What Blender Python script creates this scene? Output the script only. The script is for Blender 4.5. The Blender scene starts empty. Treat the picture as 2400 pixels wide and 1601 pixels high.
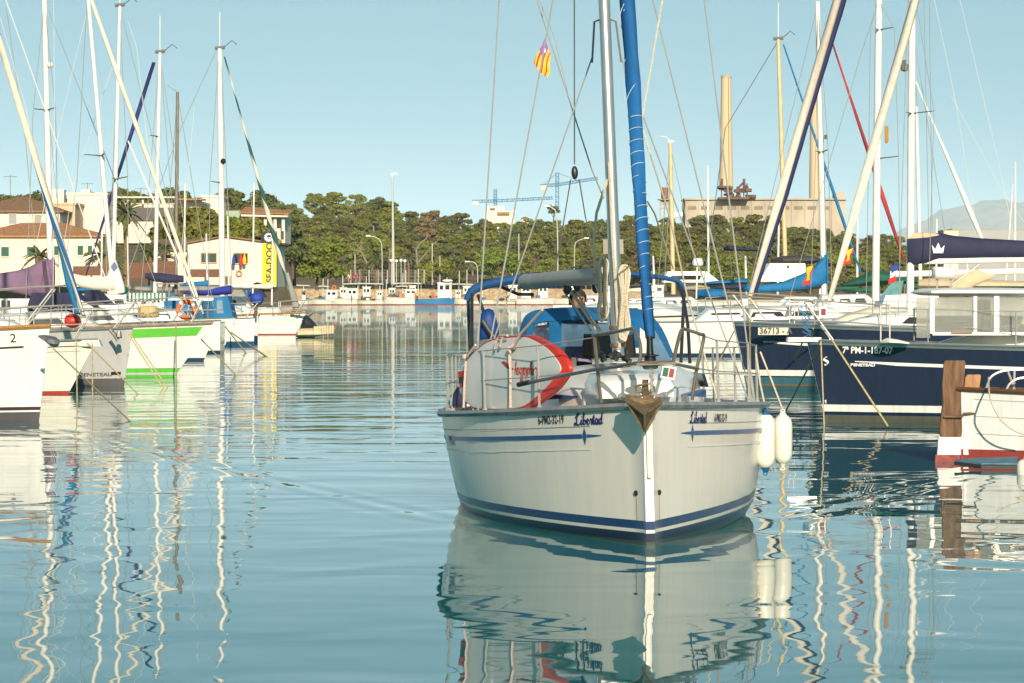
import bpy, math, random
from mathutils import Vector, Matrix, noise
R=math.radians
random.seed(7)
SC=bpy.context.scene; COL=SC.collection
# the photograph was taken with a long lens from a pier: F in pixels of a 2400 wide frame, eye height H, horizon row HY
F=7640.; H=2.28; CX=1200.; HY=692.
def P(px,py,D): return Vector(((px-CX)*D/F,D,H-(py-HY)*D/F))
def wy(D): return HY+F*H/D
# ---------------------------------------------------------------- materials
MC={}
def nt(name):
    m=bpy.data.materials.new(name); m.use_nodes=True; t=m.node_tree
    return m,t,t.nodes,t.links,t.nodes['Principled BSDF']
def lin(c): return tuple(c)+(1.,)
def scl(c,k): return tuple(min(1,x*k) for x in c)
def M(name,col=None,rough=.5,metal=0,var=.15,sc=5.,bump=0,bsc=40.,coat=0,stretch=(1,1,1),spec=.5,trans=0,obj=0):
    if name in MC: return MC[name]
    m,t,N,L,b=nt(name)
    tc=N.new('ShaderNodeTexCoord'); mp=N.new('ShaderNodeMapping'); mp.inputs['Scale'].default_value=stretch
    L.new(tc.outputs['Object'],mp.inputs[0])
    nz=N.new('ShaderNodeTexNoise'); nz.inputs['Scale'].default_value=sc; nz.inputs['Detail'].default_value=5
    L.new(mp.outputs[0],nz.inputs[0])
    rp=N.new('ShaderNodeValToRGB'); rp.color_ramp.elements[0].position=.3; rp.color_ramp.elements[1].position=.7
    rp.color_ramp.elements[0].color=lin(scl(col,1-var)); rp.color_ramp.elements[1].color=lin(scl(col,1+var*.6))
    L.new(nz.outputs[0],rp.inputs[0]); out=rp.outputs[0]
    if obj:
        oi=N.new('ShaderNodeObjectInfo'); hs=N.new('ShaderNodeHueSaturation')
        r1=N.new('ShaderNodeMapRange'); r1.inputs[3].default_value=1-obj; r1.inputs[4].default_value=1+obj
        r2=N.new('ShaderNodeMapRange'); r2.inputs[3].default_value=.5-.03; r2.inputs[4].default_value=.5+.02
        L.new(oi.outputs['Random'],r1.inputs[0]); L.new(oi.outputs['Random'],r2.inputs[0])
        L.new(r1.outputs[0],hs.inputs['Value']); L.new(r2.outputs[0],hs.inputs['Hue']); L.new(out,hs.inputs['Color']); out=hs.outputs[0]
    L.new(out,b.inputs['Base Color'])
    b.inputs['Roughness'].default_value=rough; b.inputs['Metallic'].default_value=metal
    b.inputs['Coat Weight'].default_value=coat; b.inputs['Coat Roughness'].default_value=.08
    b.inputs['Specular IOR Level'].default_value=spec; b.inputs['Transmission Weight'].default_value=trans
    if bump:
        n2=N.new('ShaderNodeTexNoise'); n2.inputs['Scale'].default_value=bsc; L.new(mp.outputs[0],n2.inputs[0])
        bp=N.new('ShaderNodeBump'); bp.inputs['Strength'].default_value=bump; bp.inputs['Distance'].default_value=.02
        L.new(n2.outputs[0],bp.inputs['Height']); L.new(bp.outputs[0],b.inputs['Normal'])
    MC[name]=m; return m
def bands(name,cols,rough=.18,dirt=.12,coat=.4):
    """hull paint: colour bands by height; cols = [(zmin,colour),...] ascending, with faint streaks of weathering"""
    m,t,N,L,b=nt(name)
    tc=N.new('ShaderNodeTexCoord'); sp=N.new('ShaderNodeSeparateXYZ'); L.new(tc.outputs['Object'],sp.inputs[0])
    mr=N.new('ShaderNodeMapRange'); mr.inputs[1].default_value=-1; mr.inputs[2].default_value=3; L.new(sp.outputs[2],mr.inputs[0])
    rp=N.new('ShaderNodeValToRGB'); rp.color_ramp.interpolation='CONSTANT'; e=rp.color_ramp.elements
    while len(e)<len(cols): e.new(.5)
    for k,(z,c) in enumerate(cols): e[k].position=0 if k==0 else (z+1)/4; e[k].color=lin(c)
    L.new(mr.outputs[0],rp.inputs[0])
    mp=N.new('ShaderNodeMapping'); mp.inputs['Scale'].default_value=(7,7,.7); L.new(tc.outputs['Object'],mp.inputs[0])
    nz=N.new('ShaderNodeTexNoise'); nz.inputs['Scale'].default_value=1.5; nz.inputs['Detail'].default_value=6; L.new(mp.outputs[0],nz.inputs[0])
    r2=N.new('ShaderNodeMapRange'); r2.inputs[1].default_value=.35; r2.inputs[2].default_value=.75; r2.inputs[3].default_value=1; r2.inputs[4].default_value=1-dirt
    L.new(nz.outputs[0],r2.inputs[0])
    mx=N.new('ShaderNodeMix'); mx.data_type='RGBA'; mx.blend_type='MULTIPLY'; mx.inputs[0].default_value=1
    L.new(rp.outputs[0],mx.inputs[6]); L.new(r2.outputs[0],mx.inputs[7]); L.new(mx.outputs[2],b.inputs['Base Color'])
    b.inputs['Roughness'].default_value=rough; b.inputs['Coat Weight'].default_value=coat; b.inputs['Coat Roughness'].default_value=.05
    n3=N.new('ShaderNodeTexNoise'); n3.inputs['Scale'].default_value=1.3; L.new(tc.outputs['Object'],n3.inputs[0])
    bp=N.new('ShaderNodeBump'); bp.inputs['Strength'].default_value=.15; bp.inputs['Distance'].default_value=.03
    L.new(n3.outputs[0],bp.inputs['Height']); L.new(bp.outputs[0],b.inputs['Normal']); L.new(bp.outputs[0],b.inputs['Coat Normal'])
    return m
def twist(name,c1,c2,turns=2.,share=.5):
    """two-tone furled sail: the sacrificial strip winds round the stay (local z along the stay)"""
    m,t,N,L,b=nt(name)
    tc=N.new('ShaderNodeTexCoord'); sp=N.new('ShaderNodeSeparateXYZ'); L.new(tc.outputs['Object'],sp.inputs[0])
    at=N.new('ShaderNodeMath'); at.operation='ARCTAN2'; L.new(sp.outputs[1],at.inputs[0]); L.new(sp.outputs[0],at.inputs[1])
    k=N.new('ShaderNodeMath'); k.operation='MULTIPLY_ADD'; k.inputs[1].default_value=turns; L.new(sp.outputs[2],k.inputs[0]); L.new(at.outputs[0],k.inputs[2])
    s=N.new('ShaderNodeMath'); s.operation='SINE'; L.new(k.outputs[0],s.inputs[0])
    g=N.new('ShaderNodeMath'); g.operation='GREATER_THAN'; g.inputs[1].default_value=math.cos(math.pi*share); L.new(s.outputs[0],g.inputs[0])
    nz=N.new('ShaderNodeTexNoise'); nz.inputs['Scale'].default_value=9; L.new(tc.outputs['Object'],nz.inputs[0])
    mx=N.new('ShaderNodeMix'); mx.data_type='RGBA'; L.new(g.outputs[0],mx.inputs[0]); mx.inputs[6].default_value=lin(c1); mx.inputs[7].default_value=lin(c2)
    m2=N.new('ShaderNodeMix'); m2.data_type='RGBA'; m2.blend_type='MULTIPLY'; m2.inputs[0].default_value=.35; L.new(mx.outputs[2],m2.inputs[6]); L.new(nz.outputs[0],m2.inputs[7])
    L.new(m2.outputs[2],b.inputs['Base Color']); b.inputs['Roughness'].default_value=.8
    bp=N.new('ShaderNodeBump'); bp.inputs['Strength'].default_value=.9; bp.inputs['Distance'].default_value=.03
    L.new(s.outputs[0],bp.inputs['Height']); L.new(bp.outputs[0],b.inputs['Normal'])
    return m
WHITE=(.8,.77,.69); CREAM=(.74,.66,.52); NAVY=(.02,.027,.055); BLUE=(.012,.16,.42)
gel=M('gelcoat',WHITE,.22,var=.06,coat=.4,sc=2)
deckm=M('deck paint',(.72,.69,.61),.55,var=.1,sc=3,bump=.1,bsc=200)
alu=M('mast aluminium white',(.78,.74,.66),.4,var=.08,sc=2)
steel=M('stainless steel',(.5,.46,.4),.3,metal=.45,var=.15)
alum=M('bare aluminium',(.62,.6,.56),.3,metal=.85,var=.1,sc=3)
wire=M('rigging wire',(.42,.41,.38),.5,metal=.3,var=.1)
wired=M('dark rigging wire',(.16,.16,.15),.6,var=.1)
rope=M('cream rope',(.62,.53,.38),.9,var=.25,sc=60,bump=.5,bsc=90)
ropeb=M('weathered mooring rope',(.5,.39,.2),.9,var=.3,sc=20,bump=.4,bsc=90)
black=M('black plastic',(.015,.015,.016),.4,var=.2)
teak=M('varnished wood',(.28,.12,.04),.4,var=.3,sc=3,stretch=(1,8,8))
glassd=M('dark tinted window',(.02,.022,.025),.05,var=.2,spec=.8)
creamsail=M('cream sailcloth',(.74,.65,.51),.85,var=.12,sc=4,bump=.3,bsc=7,stretch=(1,1,.3))
whitesail=M('white sailcloth',(.8,.75,.66),.85,var=.1,sc=4,bump=.3,bsc=7)
navyc=M('navy canvas',(.02,.022,.06),.8,var=.25,sc=4,bump=.3,bsc=6)
bluec=M('blue canvas',(.004,.15,.34),.75,var=.22,sc=3,bump=.35,bsc=6)
greyc=M('grey canvas',(.3,.28,.25),.85,var=.2,sc=4,bump=.3,bsc=6)
orange=M('orange foam',(.75,.16,.035),.6,var=.15)
redm=M('red paint',(.55,.03,.025),.45,var=.15)
greenc=M('dark green canvas',(.015,.10,.06),.8,var=.25,sc=4)
fy=M('flag yellow',(.8,.48,.02),.8,var=.1); fr=M('flag red',(.55,.03,.03),.8,var=.1); fp=M('flag purple',(.3,.1,.38),.8,var=.1); fw=M('flag white',(.75,.74,.72),.8,var=.05); fbl=M('flag blue',(.02,.06,.3),.8,var=.1)
def leafy(m,amt=.4):
    t=m.node_tree; N=t.nodes; L=t.links; b=N['Principled BSDF']; o=[n for n in N if n.type=='OUTPUT_MATERIAL'][0]
    src=b.inputs['Base Color'].links[0].from_socket; tr=N.new('ShaderNodeBsdfTranslucent'); mx=N.new('ShaderNodeMixShader'); mx.inputs[0].default_value=amt
    L.new(src,tr.inputs[0]); L.new(b.outputs[0],mx.inputs[1]); L.new(tr.outputs[0],mx.inputs[2]); L.new(mx.outputs[0],o.inputs[0]); return m
# ---------------------------------------------------------------- mesh builder
class MB:
    def __init__(s): s.v=[]; s.f=[]; s.m=[]; s.c=0
    def add(s,vs,fs):
        n=len(s.v); s.v+=[Vector(v) for v in vs]; s.f+=[[i+n for i in f] for f in fs]; s.m+=[s.c]*len(fs); return s
    def box(s,c,d,rot=None):
        a,b,e=d[0]/2,d[1]/2,d[2]/2
        vs=[Vector((x*a,y*b,z*e)) for z in (-1,1) for y in (-1,1) for x in (-1,1)]
        if rot is not None: vs=[rot@v for v in vs]
        c=Vector(c)
        return s.add([c+v for v in vs],[(0,2,3,1),(4,5,7,6),(0,1,5,4),(2,6,7,3),(0,4,6,2),(1,3,7,5)])
    def ring(s,n,k0,k1,fs=None):
        return [(k0+i,k0+(i+1)%n,k1+(i+1)%n,k1+i) for i in range(n)]
    def tube(s,pts,r,n=6,cap=True,flat=1.):
        pts=[Vector(p) for p in pts]; vs=[]; fs=[]
        rs=r if isinstance(r,(list,tuple)) else [r]*len(pts)
        u=None
        for i,p in enumerate(pts):
            d=(pts[min(i+1,len(pts)-1)]-pts[max(i-1,0)]).normalized()
            if u is None:
                u=Vector((1,0,0)) if abs(d.x)<.8 else Vector((0,1,0))
            u=(u-d*u.dot(d)).normalized(); w=d.cross(u)
            for k in range(n):
                a=2*math.pi*k/n; vs.append(p+u*(rs[i]*math.cos(a))+w*(rs[i]*flat*math.sin(a)))
            if i: fs+=s.ring(n,(i-1)*n,i*n)
        if cap: fs+=[tuple(range(n))[::-1],tuple(range((len(pts)-1)*n,len(pts)*n))]
        return s.add(vs,fs)
    def loft(s,secs,closed=True,cap=True):
        n=len(secs[0]); vs=[p for q in secs for p in q]; fs=[]
        for i in range(len(secs)-1):
            for k in range(n if closed else n-1):
                fs.append((i*n+k,i*n+(k+1)%n,(i+1)*n+(k+1)%n,(i+1)*n+k))
        if cap: fs+=[tuple(range(n))[::-1],tuple(range((len(secs)-1)*n,len(secs)*n))]
        return s.add(vs,fs)
    def lathe(s,c,prof,n=12,ax=None):
        """prof=[(r,z)]; ax = Matrix to turn z"""
        c=Vector(c); secs=[]
        for r,z in prof:
            q=[Vector((r*math.cos(2*math.pi*k/n),r*math.sin(2*math.pi*k/n),z)) for k in range(n)]
            if ax is not None: q=[ax@v for v in q]
            secs.append([c+v for v in q])
        return s.loft(secs)
    def prism(s,out,vec):
        n=len(out); vec=Vector(vec); a=[Vector(p) for p in out]
        return s.add(a+[p+vec for p in a],[tuple(range(n))[::-1],tuple(range(n,2*n))]+[(i,(i+1)%n,n+(i+1)%n,n+i) for i in range(n)])
    def ball(s,c,r,n=10,m=6,sq=(1,1,1)):
        c=Vector(c)
        secs=[[c+Vector((sq[0]*r*math.sin(math.pi*j/m)*math.cos(2*math.pi*k/n),sq[1]*r*math.sin(math.pi*j/m)*math.sin(2*math.pi*k/n),-sq[2]*r*math.cos(math.pi*j/m))) for k in range(n)] for j in [.02]+list(range(1,m))+[m-.02]]
        return s.loft(secs)
    def slab(s,prof,D,dep,n=12,sqr=.75):
        """rounded body whose outline at distance D is given by rows (x,ytop,ybottom) and whose half depth is dep (number or list)"""
        secs=[]
        for i,(x,a,b) in enumerate(prof):
            dd=dep[i] if isinstance(dep,(list,tuple)) else dep
            c=P(x,(a+b)/2,D); h=abs(b-a)/2*D/F
            q=[]
            for k in range(n):
                t=2*math.pi*(k+.5)/n; cs,sn=math.cos(t),math.sin(t)
                q.append(c+Vector((0,dd*math.copysign(abs(cs)**sqr,cs),h*math.copysign(abs(sn)**sqr,sn))))
            secs.append(q)
        return s.loft(secs)
    def build(s,name,mat,par=None,world=False,smooth=40,origin=None):
        vs=s.v
        if world and par is not None:
            W=RM[par].inverted(); vs=[W@v for v in vs]
        if origin is not None: vs=[v-Vector(origin) for v in vs]
        me=bpy.data.meshes.new(name); me.from_pydata([tuple(v) for v in vs],[],s.f)
        for mm in (mat if isinstance(mat,(list,tuple)) else [mat]): me.materials.append(mm)
        me.polygons.foreach_set('material_index',s.m)
        if smooth:
            me.polygons.foreach_set('use_smooth',[True]*len(s.f)); me.set_sharp_from_angle(angle=R(smooth))
        me.update()
        o=bpy.data.objects.new(name,me); COL.objects.link(o)
        if par is not None: o.parent=par
        if origin is not None: o.location=origin
        RM[o]=Matrix.Translation(origin) if origin is not None else Matrix()
        return o
RM={}
def tag(o,label,cat,group=None,kind=None):
    if label: o['label']=label
    if cat: o['category']=cat
    if group: o['group']=group
    if kind: o['kind']=kind
    return o
def thing(name,label,cat,mat4=None,group=None):
    o=bpy.data.objects.new(name,None); COL.objects.link(o); o.empty_display_size=.2
    m=mat4 if mat4 is not None else Matrix()
    if isinstance(m,Vector): m=Matrix.Translation(m)
    o.matrix_basis=m; RM[o]=m
    return tag(o,label,cat,group)
def solo(mb,name,mat,label,cat,group=None,smooth=40):
    """a thing that is one mesh; its origin goes to the middle of its underside"""
    xs=[v.x for v in mb.v]; ys=[v.y for v in mb.v]; zs=[v.z for v in mb.v]
    o=mb.build(name,mat,origin=Vector(((min(xs)+max(xs))/2,(min(ys)+max(ys))/2,min(zs))),smooth=smooth)
    return tag(o,label,cat,group)
def setting(o): o['kind']='structure'; return o
def dup(root,m4,label=None,group=None,scale=1):
    r=root.copy(); COL.objects.link(r); r.matrix_basis=m4
    if label: r['label']=label
    if group: r['group']=group
    for ch in list(root.children):
        c=ch.copy(); COL.objects.link(c); c.parent=r
        for g in list(ch.children):
            d=g.copy(); COL.objects.link(d); d.parent=c
    return r
def sag(a,b,drop,n=10):
    a,b=Vector(a),Vector(b)
    return [a.lerp(b,i/n)+Vector((0,0,-drop*4*(i/n)*(1-i/n))) for i in range(n+1)]
def smoothpath(pts,k=6):
    pts=[Vector(p) for p in pts]; out=[]
    for i in range(len(pts)-1):
        p0=pts[max(i-1,0)];p1=pts[i];p2=pts[i+1];p3=pts[min(i+2,len(pts)-1)]
        for j in range(k):
            t=j/k
            out.append(.5*((2*p1)+(p2-p0)*t+(2*p0-5*p1+4*p2-p3)*t*t+(3*p1-p0-3*p2+p3)*t**3))
    return out+[pts[-1]]
def along(a,b,rs,name,mat,par,n=12,wob=0,world=True):
    """a long thin body from a to b with its own axes (local z runs along it): masts, furled sails"""
    a,b=Vector(a),Vector(b)
    if world and par is not None:
        W=RM[par].inverted(); a,b=W@a,W@b
    d=b-a; L=d.length; q=d.to_track_quat('Z','Y')
    mb=MB(); k=max(len(rs)-1,1)
    pts=[];rr=[]
    m=max(k,24 if wob else k)
    for i in range(m+1):
        t=i/m; x=t*k; j=min(int(x),k-1); r=rs[j]+(rs[min(j+1,k)]-rs[j])*(x-j)
        pts.append((wob*math.sin(9*t+1)*r*(1 if 0<i<m else 0),wob*math.cos(13*t)*r*(1 if 0<i<m else 0),L*t)); rr.append(r*(1+wob*.6*math.sin(i*2.3)))
    mb.tube(pts,rr,n)
    o=mb.build(name,mat,par); o.matrix_basis=Matrix.Translation(a)@q.to_matrix().to_4x4()
    return o
# ---------------------------------------------------------------- text: built-in font, mapped onto a surface
TX={}
def textverts(s,h,cond=1.,bold=0):
    c=bpy.data.curves.new('t','FONT'); c.body=s; c.size=h/.7; c.offset=bold
    o=bpy.data.objects.new('t',c); COL.objects.link(o); bpy.context.view_layer.update()
    me=bpy.data.meshes.new_from_object(o); vs=[(v.co.x*cond,v.co.y) for v in me.vertices]; fs=[tuple(p.vertices) for p in me.polygons]
    bpy.data.objects.remove(o); bpy.data.curves.remove(c); bpy.data.meshes.remove(me)
    return vs,fs
def text(mb,s,h,fn,cond=1.,bold=0,center=False):
    vs,fs=textverts(s,h,cond,bold)
    if center:
        w=max(v[0] for v in vs)/2; vs=[(x-w,y) for x,y in vs]
    mb.add([fn(x,y) for x,y in vs],fs)
# handwritten letters as pen strokes (x,y in units of x-height)
SCR={'L':(1.3,[[(.1,1.2),(.25,1.5),(.7,1.6),(1.05,1.9),(.85,2.15),(.6,1.8),(.5,1.1),(.38,.4),(.1,.02),(-.2,.1),(-.1,.32),(.3,.2),(.75,-.05),(1.2,.15),(1.3,.4)]]),
'C':(1.35,[[(1.2,1.6),(1.15,1.95),(.8,2.05),(.35,1.6),(.1,.9),(.25,.2),(.7,0),(1.15,.25),(1.35,.5)]]),
'i':(.6,[[(0,.2),(.3,.9),(.2,.2),(.35,0),(.6,.2)],[(.36,1.45),(.42,1.55)]]),
'b':(.85,[[(0,.3),(.35,1.4),(.45,2.0),(.3,2.0),(.2,1.2),(.15,.3),(.35,0),(.65,.25),(.6,.75),(.4,.8),(.85,.6)]]),
'e':(.75,[[(0,.3),(.4,.5),(.55,.8),(.35,1),(.15,.65),(.15,.2),(.4,0),(.75,.25)]]),
'r':(.7,[[(0,.2),(.25,1.0),(.35,.8),(.6,.85),(.5,.3),(.55,0),(.7,.2)]]),
't':(.55,[[(0,.2),(.35,1.6),(.25,.6),(.2,.2),(.35,0),(.55,.2)],[(.05,1.15),(.55,1.25)]]),
'a':(.85,[[(.65,.85),(.4,1),(.12,.6),(.15,.1),(.4,.05),(.65,.9),(.6,.2),(.7,0),(.85,.2)]]),
'd':(.9,[[(.6,.85),(.4,1),(.12,.6),(.15,.1),(.4,.05),(.65,.9),(.85,2.0),(.65,.7),(.62,.1),(.9,.15)]]),
'y':(.85,[[(0,.4),(.2,1),(.2,.3),(.4,.1),(.65,.9),(.5,-.3),(.25,-.9),(.1,-.6),(.5,0),(.85,.3)]]),
's':(.7,[[(0,.2),(.4,1.05),(.5,.5),(.55,.15),(.25,0),(.1,.15),(.7,.25)]]),
'l':(.55,[[(0,.3),(.35,1.3),(.42,2.0),(.25,2.0),(.18,1),(.15,.2),(.32,0),(.55,.2)]])}
def script(mb,s,xh,fn,pen,dirn=1):
    x=0
    for ch in s:
        w,st=SCR[ch]
        for q in st:
            pts=[p.xy for p in smoothpath([(a,b,0) for a,b in q],4)]
            for i in range(len(pts)-1):
                a,b=pts[i],pts[i+1]; d=(b-a)
                if d.length<1e-6: continue
                d.normalize(); nn=Vector((-d.y,d.x)); wd=pen*(1.0 if d.y<0 else .65)/2/xh
                quad=[a-nn*wd-d*wd*.5,b-nn*wd+d*wd*.5,b+nn*wd+d*wd*.5,a+nn*wd-d*wd*.5]
                k=len(mb.v)*1e-6%.0008
                mb.add([fn((x+p.x)*xh,p.y*xh,k) for p in quad],[(0,1,2,3)])
        x+=w
    return x*xh
# ---------------------------------------------------------------- hull
class Hull:
    def __init__(s,L,B,fb,fa,rake,tm=.55,stern=.78,wl=.87,pd=2.4,pw=2.,stem=.03,ex=.6,srake=.0,spring=0,dp=.35):
        s.__dict__.update(locals())
    def _b(s,t,p,k,st):
        if t<s.tm: return max(s.B/2*k*(1-(1-t/s.tm)**p),s.stem)
        u=(t-s.tm)/(1-s.tm); return s.B/2*k*(1-(1-st)*u*u)
    def sheer(s,t): return s.fa+(s.fb-s.fa)*max(0,1-t)**1.7-s.spring*4*t*(1-t)
    def pt(s,t,z,sd):
        f=s.sheer(t); bd=s._b(t,s.pd,1,s.stern); bw=s._b(t,s.pw,s.wl,s.stern*.9); q=max(0,min(1.1,z/f))
        e=1-(1-s.ex)*min(1,t/.35)
        y=bw+(bd-bw)*q**e if z>=0 else bw*max(.3,1+z*1.1)
        x=-t*s.L+s.rake*(z/s.fb)*max(0,1-t*1.6)**2+s.srake*(z/f)*max(0,(t-.6)/.4)**2
        return Vector((x,sd*y,z))
    def nrm(s,t,z,sd):
        a=s.pt(t+.01,z,sd)-s.pt(t-.01 if t>.01 else t,z,sd); b=s.pt(t,z+.02,sd)-s.pt(t,z-.02,sd)
        n=a.cross(b).normalized()
        return n if n.y*sd>0 else -n
    def build(s,mat,par,name='hull',ts=None):
        ts=ts or [0,.012,.03,.06,.1,.15,.2,.27,.35,.45,.55,.65,.75,.85,.93,1]
        qs=[1,.93,.85,.75,.62,.5,.38,.26,.16,.08,0]; mb=MB(); secs=[]
        for t in ts:
            f=s.sheer(t); zs=[q*f for q in qs]+[-.12,-s.dp]
            secs.append([s.pt(t,z,1) for z in zs]+[s.pt(t,z,-1) for z in zs[::-1]])
        mb.loft(secs,closed=False,cap=True)
        return mb.build(name,mat,par,smooth=35)
    def deck(s,mat,par,dz=-.03,crown=.06):
        mb=MB(); secs=[]
        for i in range(17):
            t=i/16*.995+.004; f=s.sheer(t); a=s.pt(t,f,1); 
            secs.append([Vector((a.x,a.y*.985*k,f+dz+crown*(1-k*k)*min(1,a.y))) for k in (-1,-.6,-.2,.2,.6,1)])
        mb.loft(secs,closed=False,cap=False); return mb.build('deck',mat,par)
    def rail(s,mat,par,r=.03,zo=0,name='toe_rail',t0=0,t1=1,flat=1,out=0):
        mb=MB()
        for sd in (1,-1):
            pts=[]
            for i in range(25):
                t=t0+(t1-t0)*(i/24)**1.4; f=s.sheer(t)+zo; p=s.pt(t,f,sd); p.y+=sd*out; pts.append(p)
            mb.tube(pts,r,6,flat=flat)
        return mb.build(name,mat,par)
    def strip(s,mat,par,z0,z1,t0,t1,name,rel=False,sides=(1,-1),off=.006,n=24):
        if len(sides)>1:
            for q in sides: s.strip(mat,par,z0,z1,t0,t1,name,rel,(q,),off,n)
            return
        """painted or taped stripe lying on the hull side; z0,z1 numbers or functions of 0..1"""
        g=lambda z,u: z(u) if callable(z) else z
        mb=MB()
        for sd in sides:
            secs=[]
            for i in range(n+1):
                u=i/n; t=t0+(t1-t0)*u; f=s.sheer(t) if rel else 0
                secs.append([s.pt(t,f+g(z,u),sd)+s.nrm(t,max(.02,f+g(z,u)),sd)*off for z in (z0,z1)])
            mb.loft(secs,closed=False,cap=False)
        return mb.build(name,mat,par)
    def cabin(s,mat,par,s0,s1,w0,w1,h,name='coachroof',front=.9,rnd=.3,back=.1,n=10,win=True):
        """coachroof between s0 and s1 metres from the bow, half widths w0,w1"""
        mb=MB(); secs=[]
        for i in range(n+1):
            u=i/n; x=s0+(s1-s0)*u; t=x/s.L; f=s.sheer(t)-.04
            hh=h*min(1,((x-s0)/front)**.75 if x-s0<front else 1)*min(1,max(.02,(s1-x)/back if s1-x<back else 1))+.01
            w=w0+(w1-w0)*min(1,u*1.6)
            w*= .75+.25*min(1,u*5)
            secs.append([Vector((-x,w*a,f+hh*b)) for a,b in ((-1.06,0),(-1,.55),(-.93,.85),(-.78,.98),(-.4,1.06),(0,1.09),(.4,1.06),(.78,.98),(.93,.85),(1,.55),(1.06,0))])
        mb.loft(secs,closed=False,cap=True); o=mb.build(name,mat,par,smooth=50)
        if win and s1-s0>front+1.2:
            n_=3 if s1-s0-front>3 else 2; a=s0+front*.95; l=(s1-.5-a)/n_
            for sd in (1,-1):
                for k in range(n_):
                    q=[]
                    for x,zz in ((a+k*l+.12,.34),(a+(k+1)*l-.12,.34),(a+(k+1)*l-.2,.72),(a+k*l+.3,.72)):
                        u=(x-s0)/(s1-s0); w=w0+(w1-w0)*min(1,u*1.6); f=s.sheer(x/s.L)-.04
                        q.append(Vector((-x,sd*(w*(1.045-.11*zz)+.004),f+h*zz)))
                    m2=MB(); m2.prism(q,(0,sd*.015,0)); m2.build('cabin_window',glassd,par,smooth=0)
        return o
def tubes(name,mat,par,paths,r=.0125,n=6,world=False,k=0):
    mb=MB()
    for p in paths: mb.tube(smoothpath(p,k) if k else p,r,n)
    return mb.build(name,mat,par,world=world)
SKYT=(1.29,1.43,1.06); EXPO=.2; SKYUP=.33; HAZE=2.7e-5; HZT=724
def water_mat():
    m,t,N,L,b=nt('harbour water')
    tc=N.new('ShaderNodeTexCoord')
    def nz(scale,st,det=2,dist=0,rot=0):
        mp=N.new('ShaderNodeMapping'); mp.inputs['Scale'].default_value=st; mp.inputs['Rotation'].default_value=(0,0,rot); L.new(tc.outputs['Object'],mp.inputs[0])
        n=N.new('ShaderNodeTexNoise'); n.inputs['Scale'].default_value=scale; n.inputs['Detail'].default_value=det; n.inputs['Distortion'].default_value=dist
        n.inputs['Roughness'].default_value=.45
        L.new(mp.outputs[0],n.inputs[0]); return n.outputs[0]
    def mul(a,k):
        q=N.new('ShaderNodeMath'); q.operation='MULTIPLY'; L.new(a,q.inputs[0])
        if isinstance(k,(int,float)): q.inputs[1].default_value=k
        else: L.new(k,q.inputs[1])
        return q.outputs[0]
    def add(a,c):
        q=N.new('ShaderNodeMath'); q.operation='ADD'; L.new(a,q.inputs[0]); L.new(c,q.inputs[1]); return q.outputs[0]
    swell=nz(.22,(.5,1,1),1,.3,.1)
    mid=nz(.62,(1.05,1,1),1.5,.4,-.12)
    rip=nz(.55,(.16,1,1),2,.25,.04)
    fine=nz(2.4,(.3,1,1),2,.2,-.08)
    # breeze patches: ripples are weak near the pier and stronger further out
    patch=nz(.035,(.5,1,1),2)
    sp=N.new('ShaderNodeSeparateXYZ'); L.new(tc.outputs['Object'],sp.inputs[0])
    mr=N.new('ShaderNodeMapRange'); mr.interpolation_type='SMOOTHSTEP'; mr.inputs[1].default_value=WD0; mr.inputs[2].default_value=WD1; mr.inputs[3].default_value=.1; mr.inputs[4].default_value=1; L.new(sp.outputs[1],mr.inputs[0])
    pr=N.new('ShaderNodeMapRange'); pr.inputs[1].default_value=.35; pr.inputs[2].default_value=.65; pr.inputs[3].default_value=.35; pr.inputs[4].default_value=1; L.new(patch,pr.inputs[0])
    k=mul(mr.outputs[0],pr.outputs[0])
    far=nz(1.1,(.6,1,1),3,.2,.3)
    m2=N.new('ShaderNodeMapRange'); m2.interpolation_type='SMOOTHSTEP'; m2.inputs[1].default_value=90; m2.inputs[2].default_value=420; m2.inputs[3].default_value=0; m2.inputs[4].default_value=.075; L.new(sp.outputs[1],m2.inputs[0])
    h=add(add(add(mul(swell,WA[0]),mul(mid,WA[1])),mul(add(mul(rip,WA[2]),mul(fine,WA[3])),k)),mul(far,m2.outputs[0]))
    # the two arms of the bow wave of the moving yacht
    def wave(px,py,dx,dy,sg):
        l=math.hypot(dx,dy); dx/=l; dy/=l
        def lin_(ax,ay,c):
            q=N.new('ShaderNodeVectorMath'); q.operation='DOT_PRODUCT'; q.inputs[1].default_value=(ax,ay,0); L.new(tc.outputs['Object'],q.inputs[0])
            r=N.new('ShaderNodeMath'); r.operation='ADD'; r.inputs[1].default_value=c; L.new(q.outputs['Value'],r.inputs[0]); return r.outputs[0]
        d=lin_(-dy,dx,dy*px-dx*py); a=lin_(dx,dy,-dx*px-dy*py)
        ab=N.new('ShaderNodeMath'); ab.operation='ABSOLUTE'; L.new(d,ab.inputs[0])
        g=N.new('ShaderNodeMapRange'); g.interpolation_type='SMOOTHSTEP'; g.inputs[1].default_value=0; g.inputs[2].default_value=.7; g.inputs[3].default_value=1; g.inputs[4].default_value=0; L.new(ab.outputs[0],g.inputs[0])
        m=N.new('ShaderNodeMapRange'); m.inputs[1].default_value=0; m.inputs[2].default_value=.6; m.inputs[3].default_value=0; m.inputs[4].default_value=.0026; L.new(a,m.inputs[0])
        sn=N.new('ShaderNodeMath'); sn.operation='SINE'; L.new(mul(d,13.),sn.inputs[0])
        return mul(mul(sn.outputs[0],g.outputs[0]),m.outputs[0])
    h=add(h,add(wave(-.55,32.6,-2.9,9.,1),wave(2.75,32.8,3.2,9.,1)))
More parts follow.
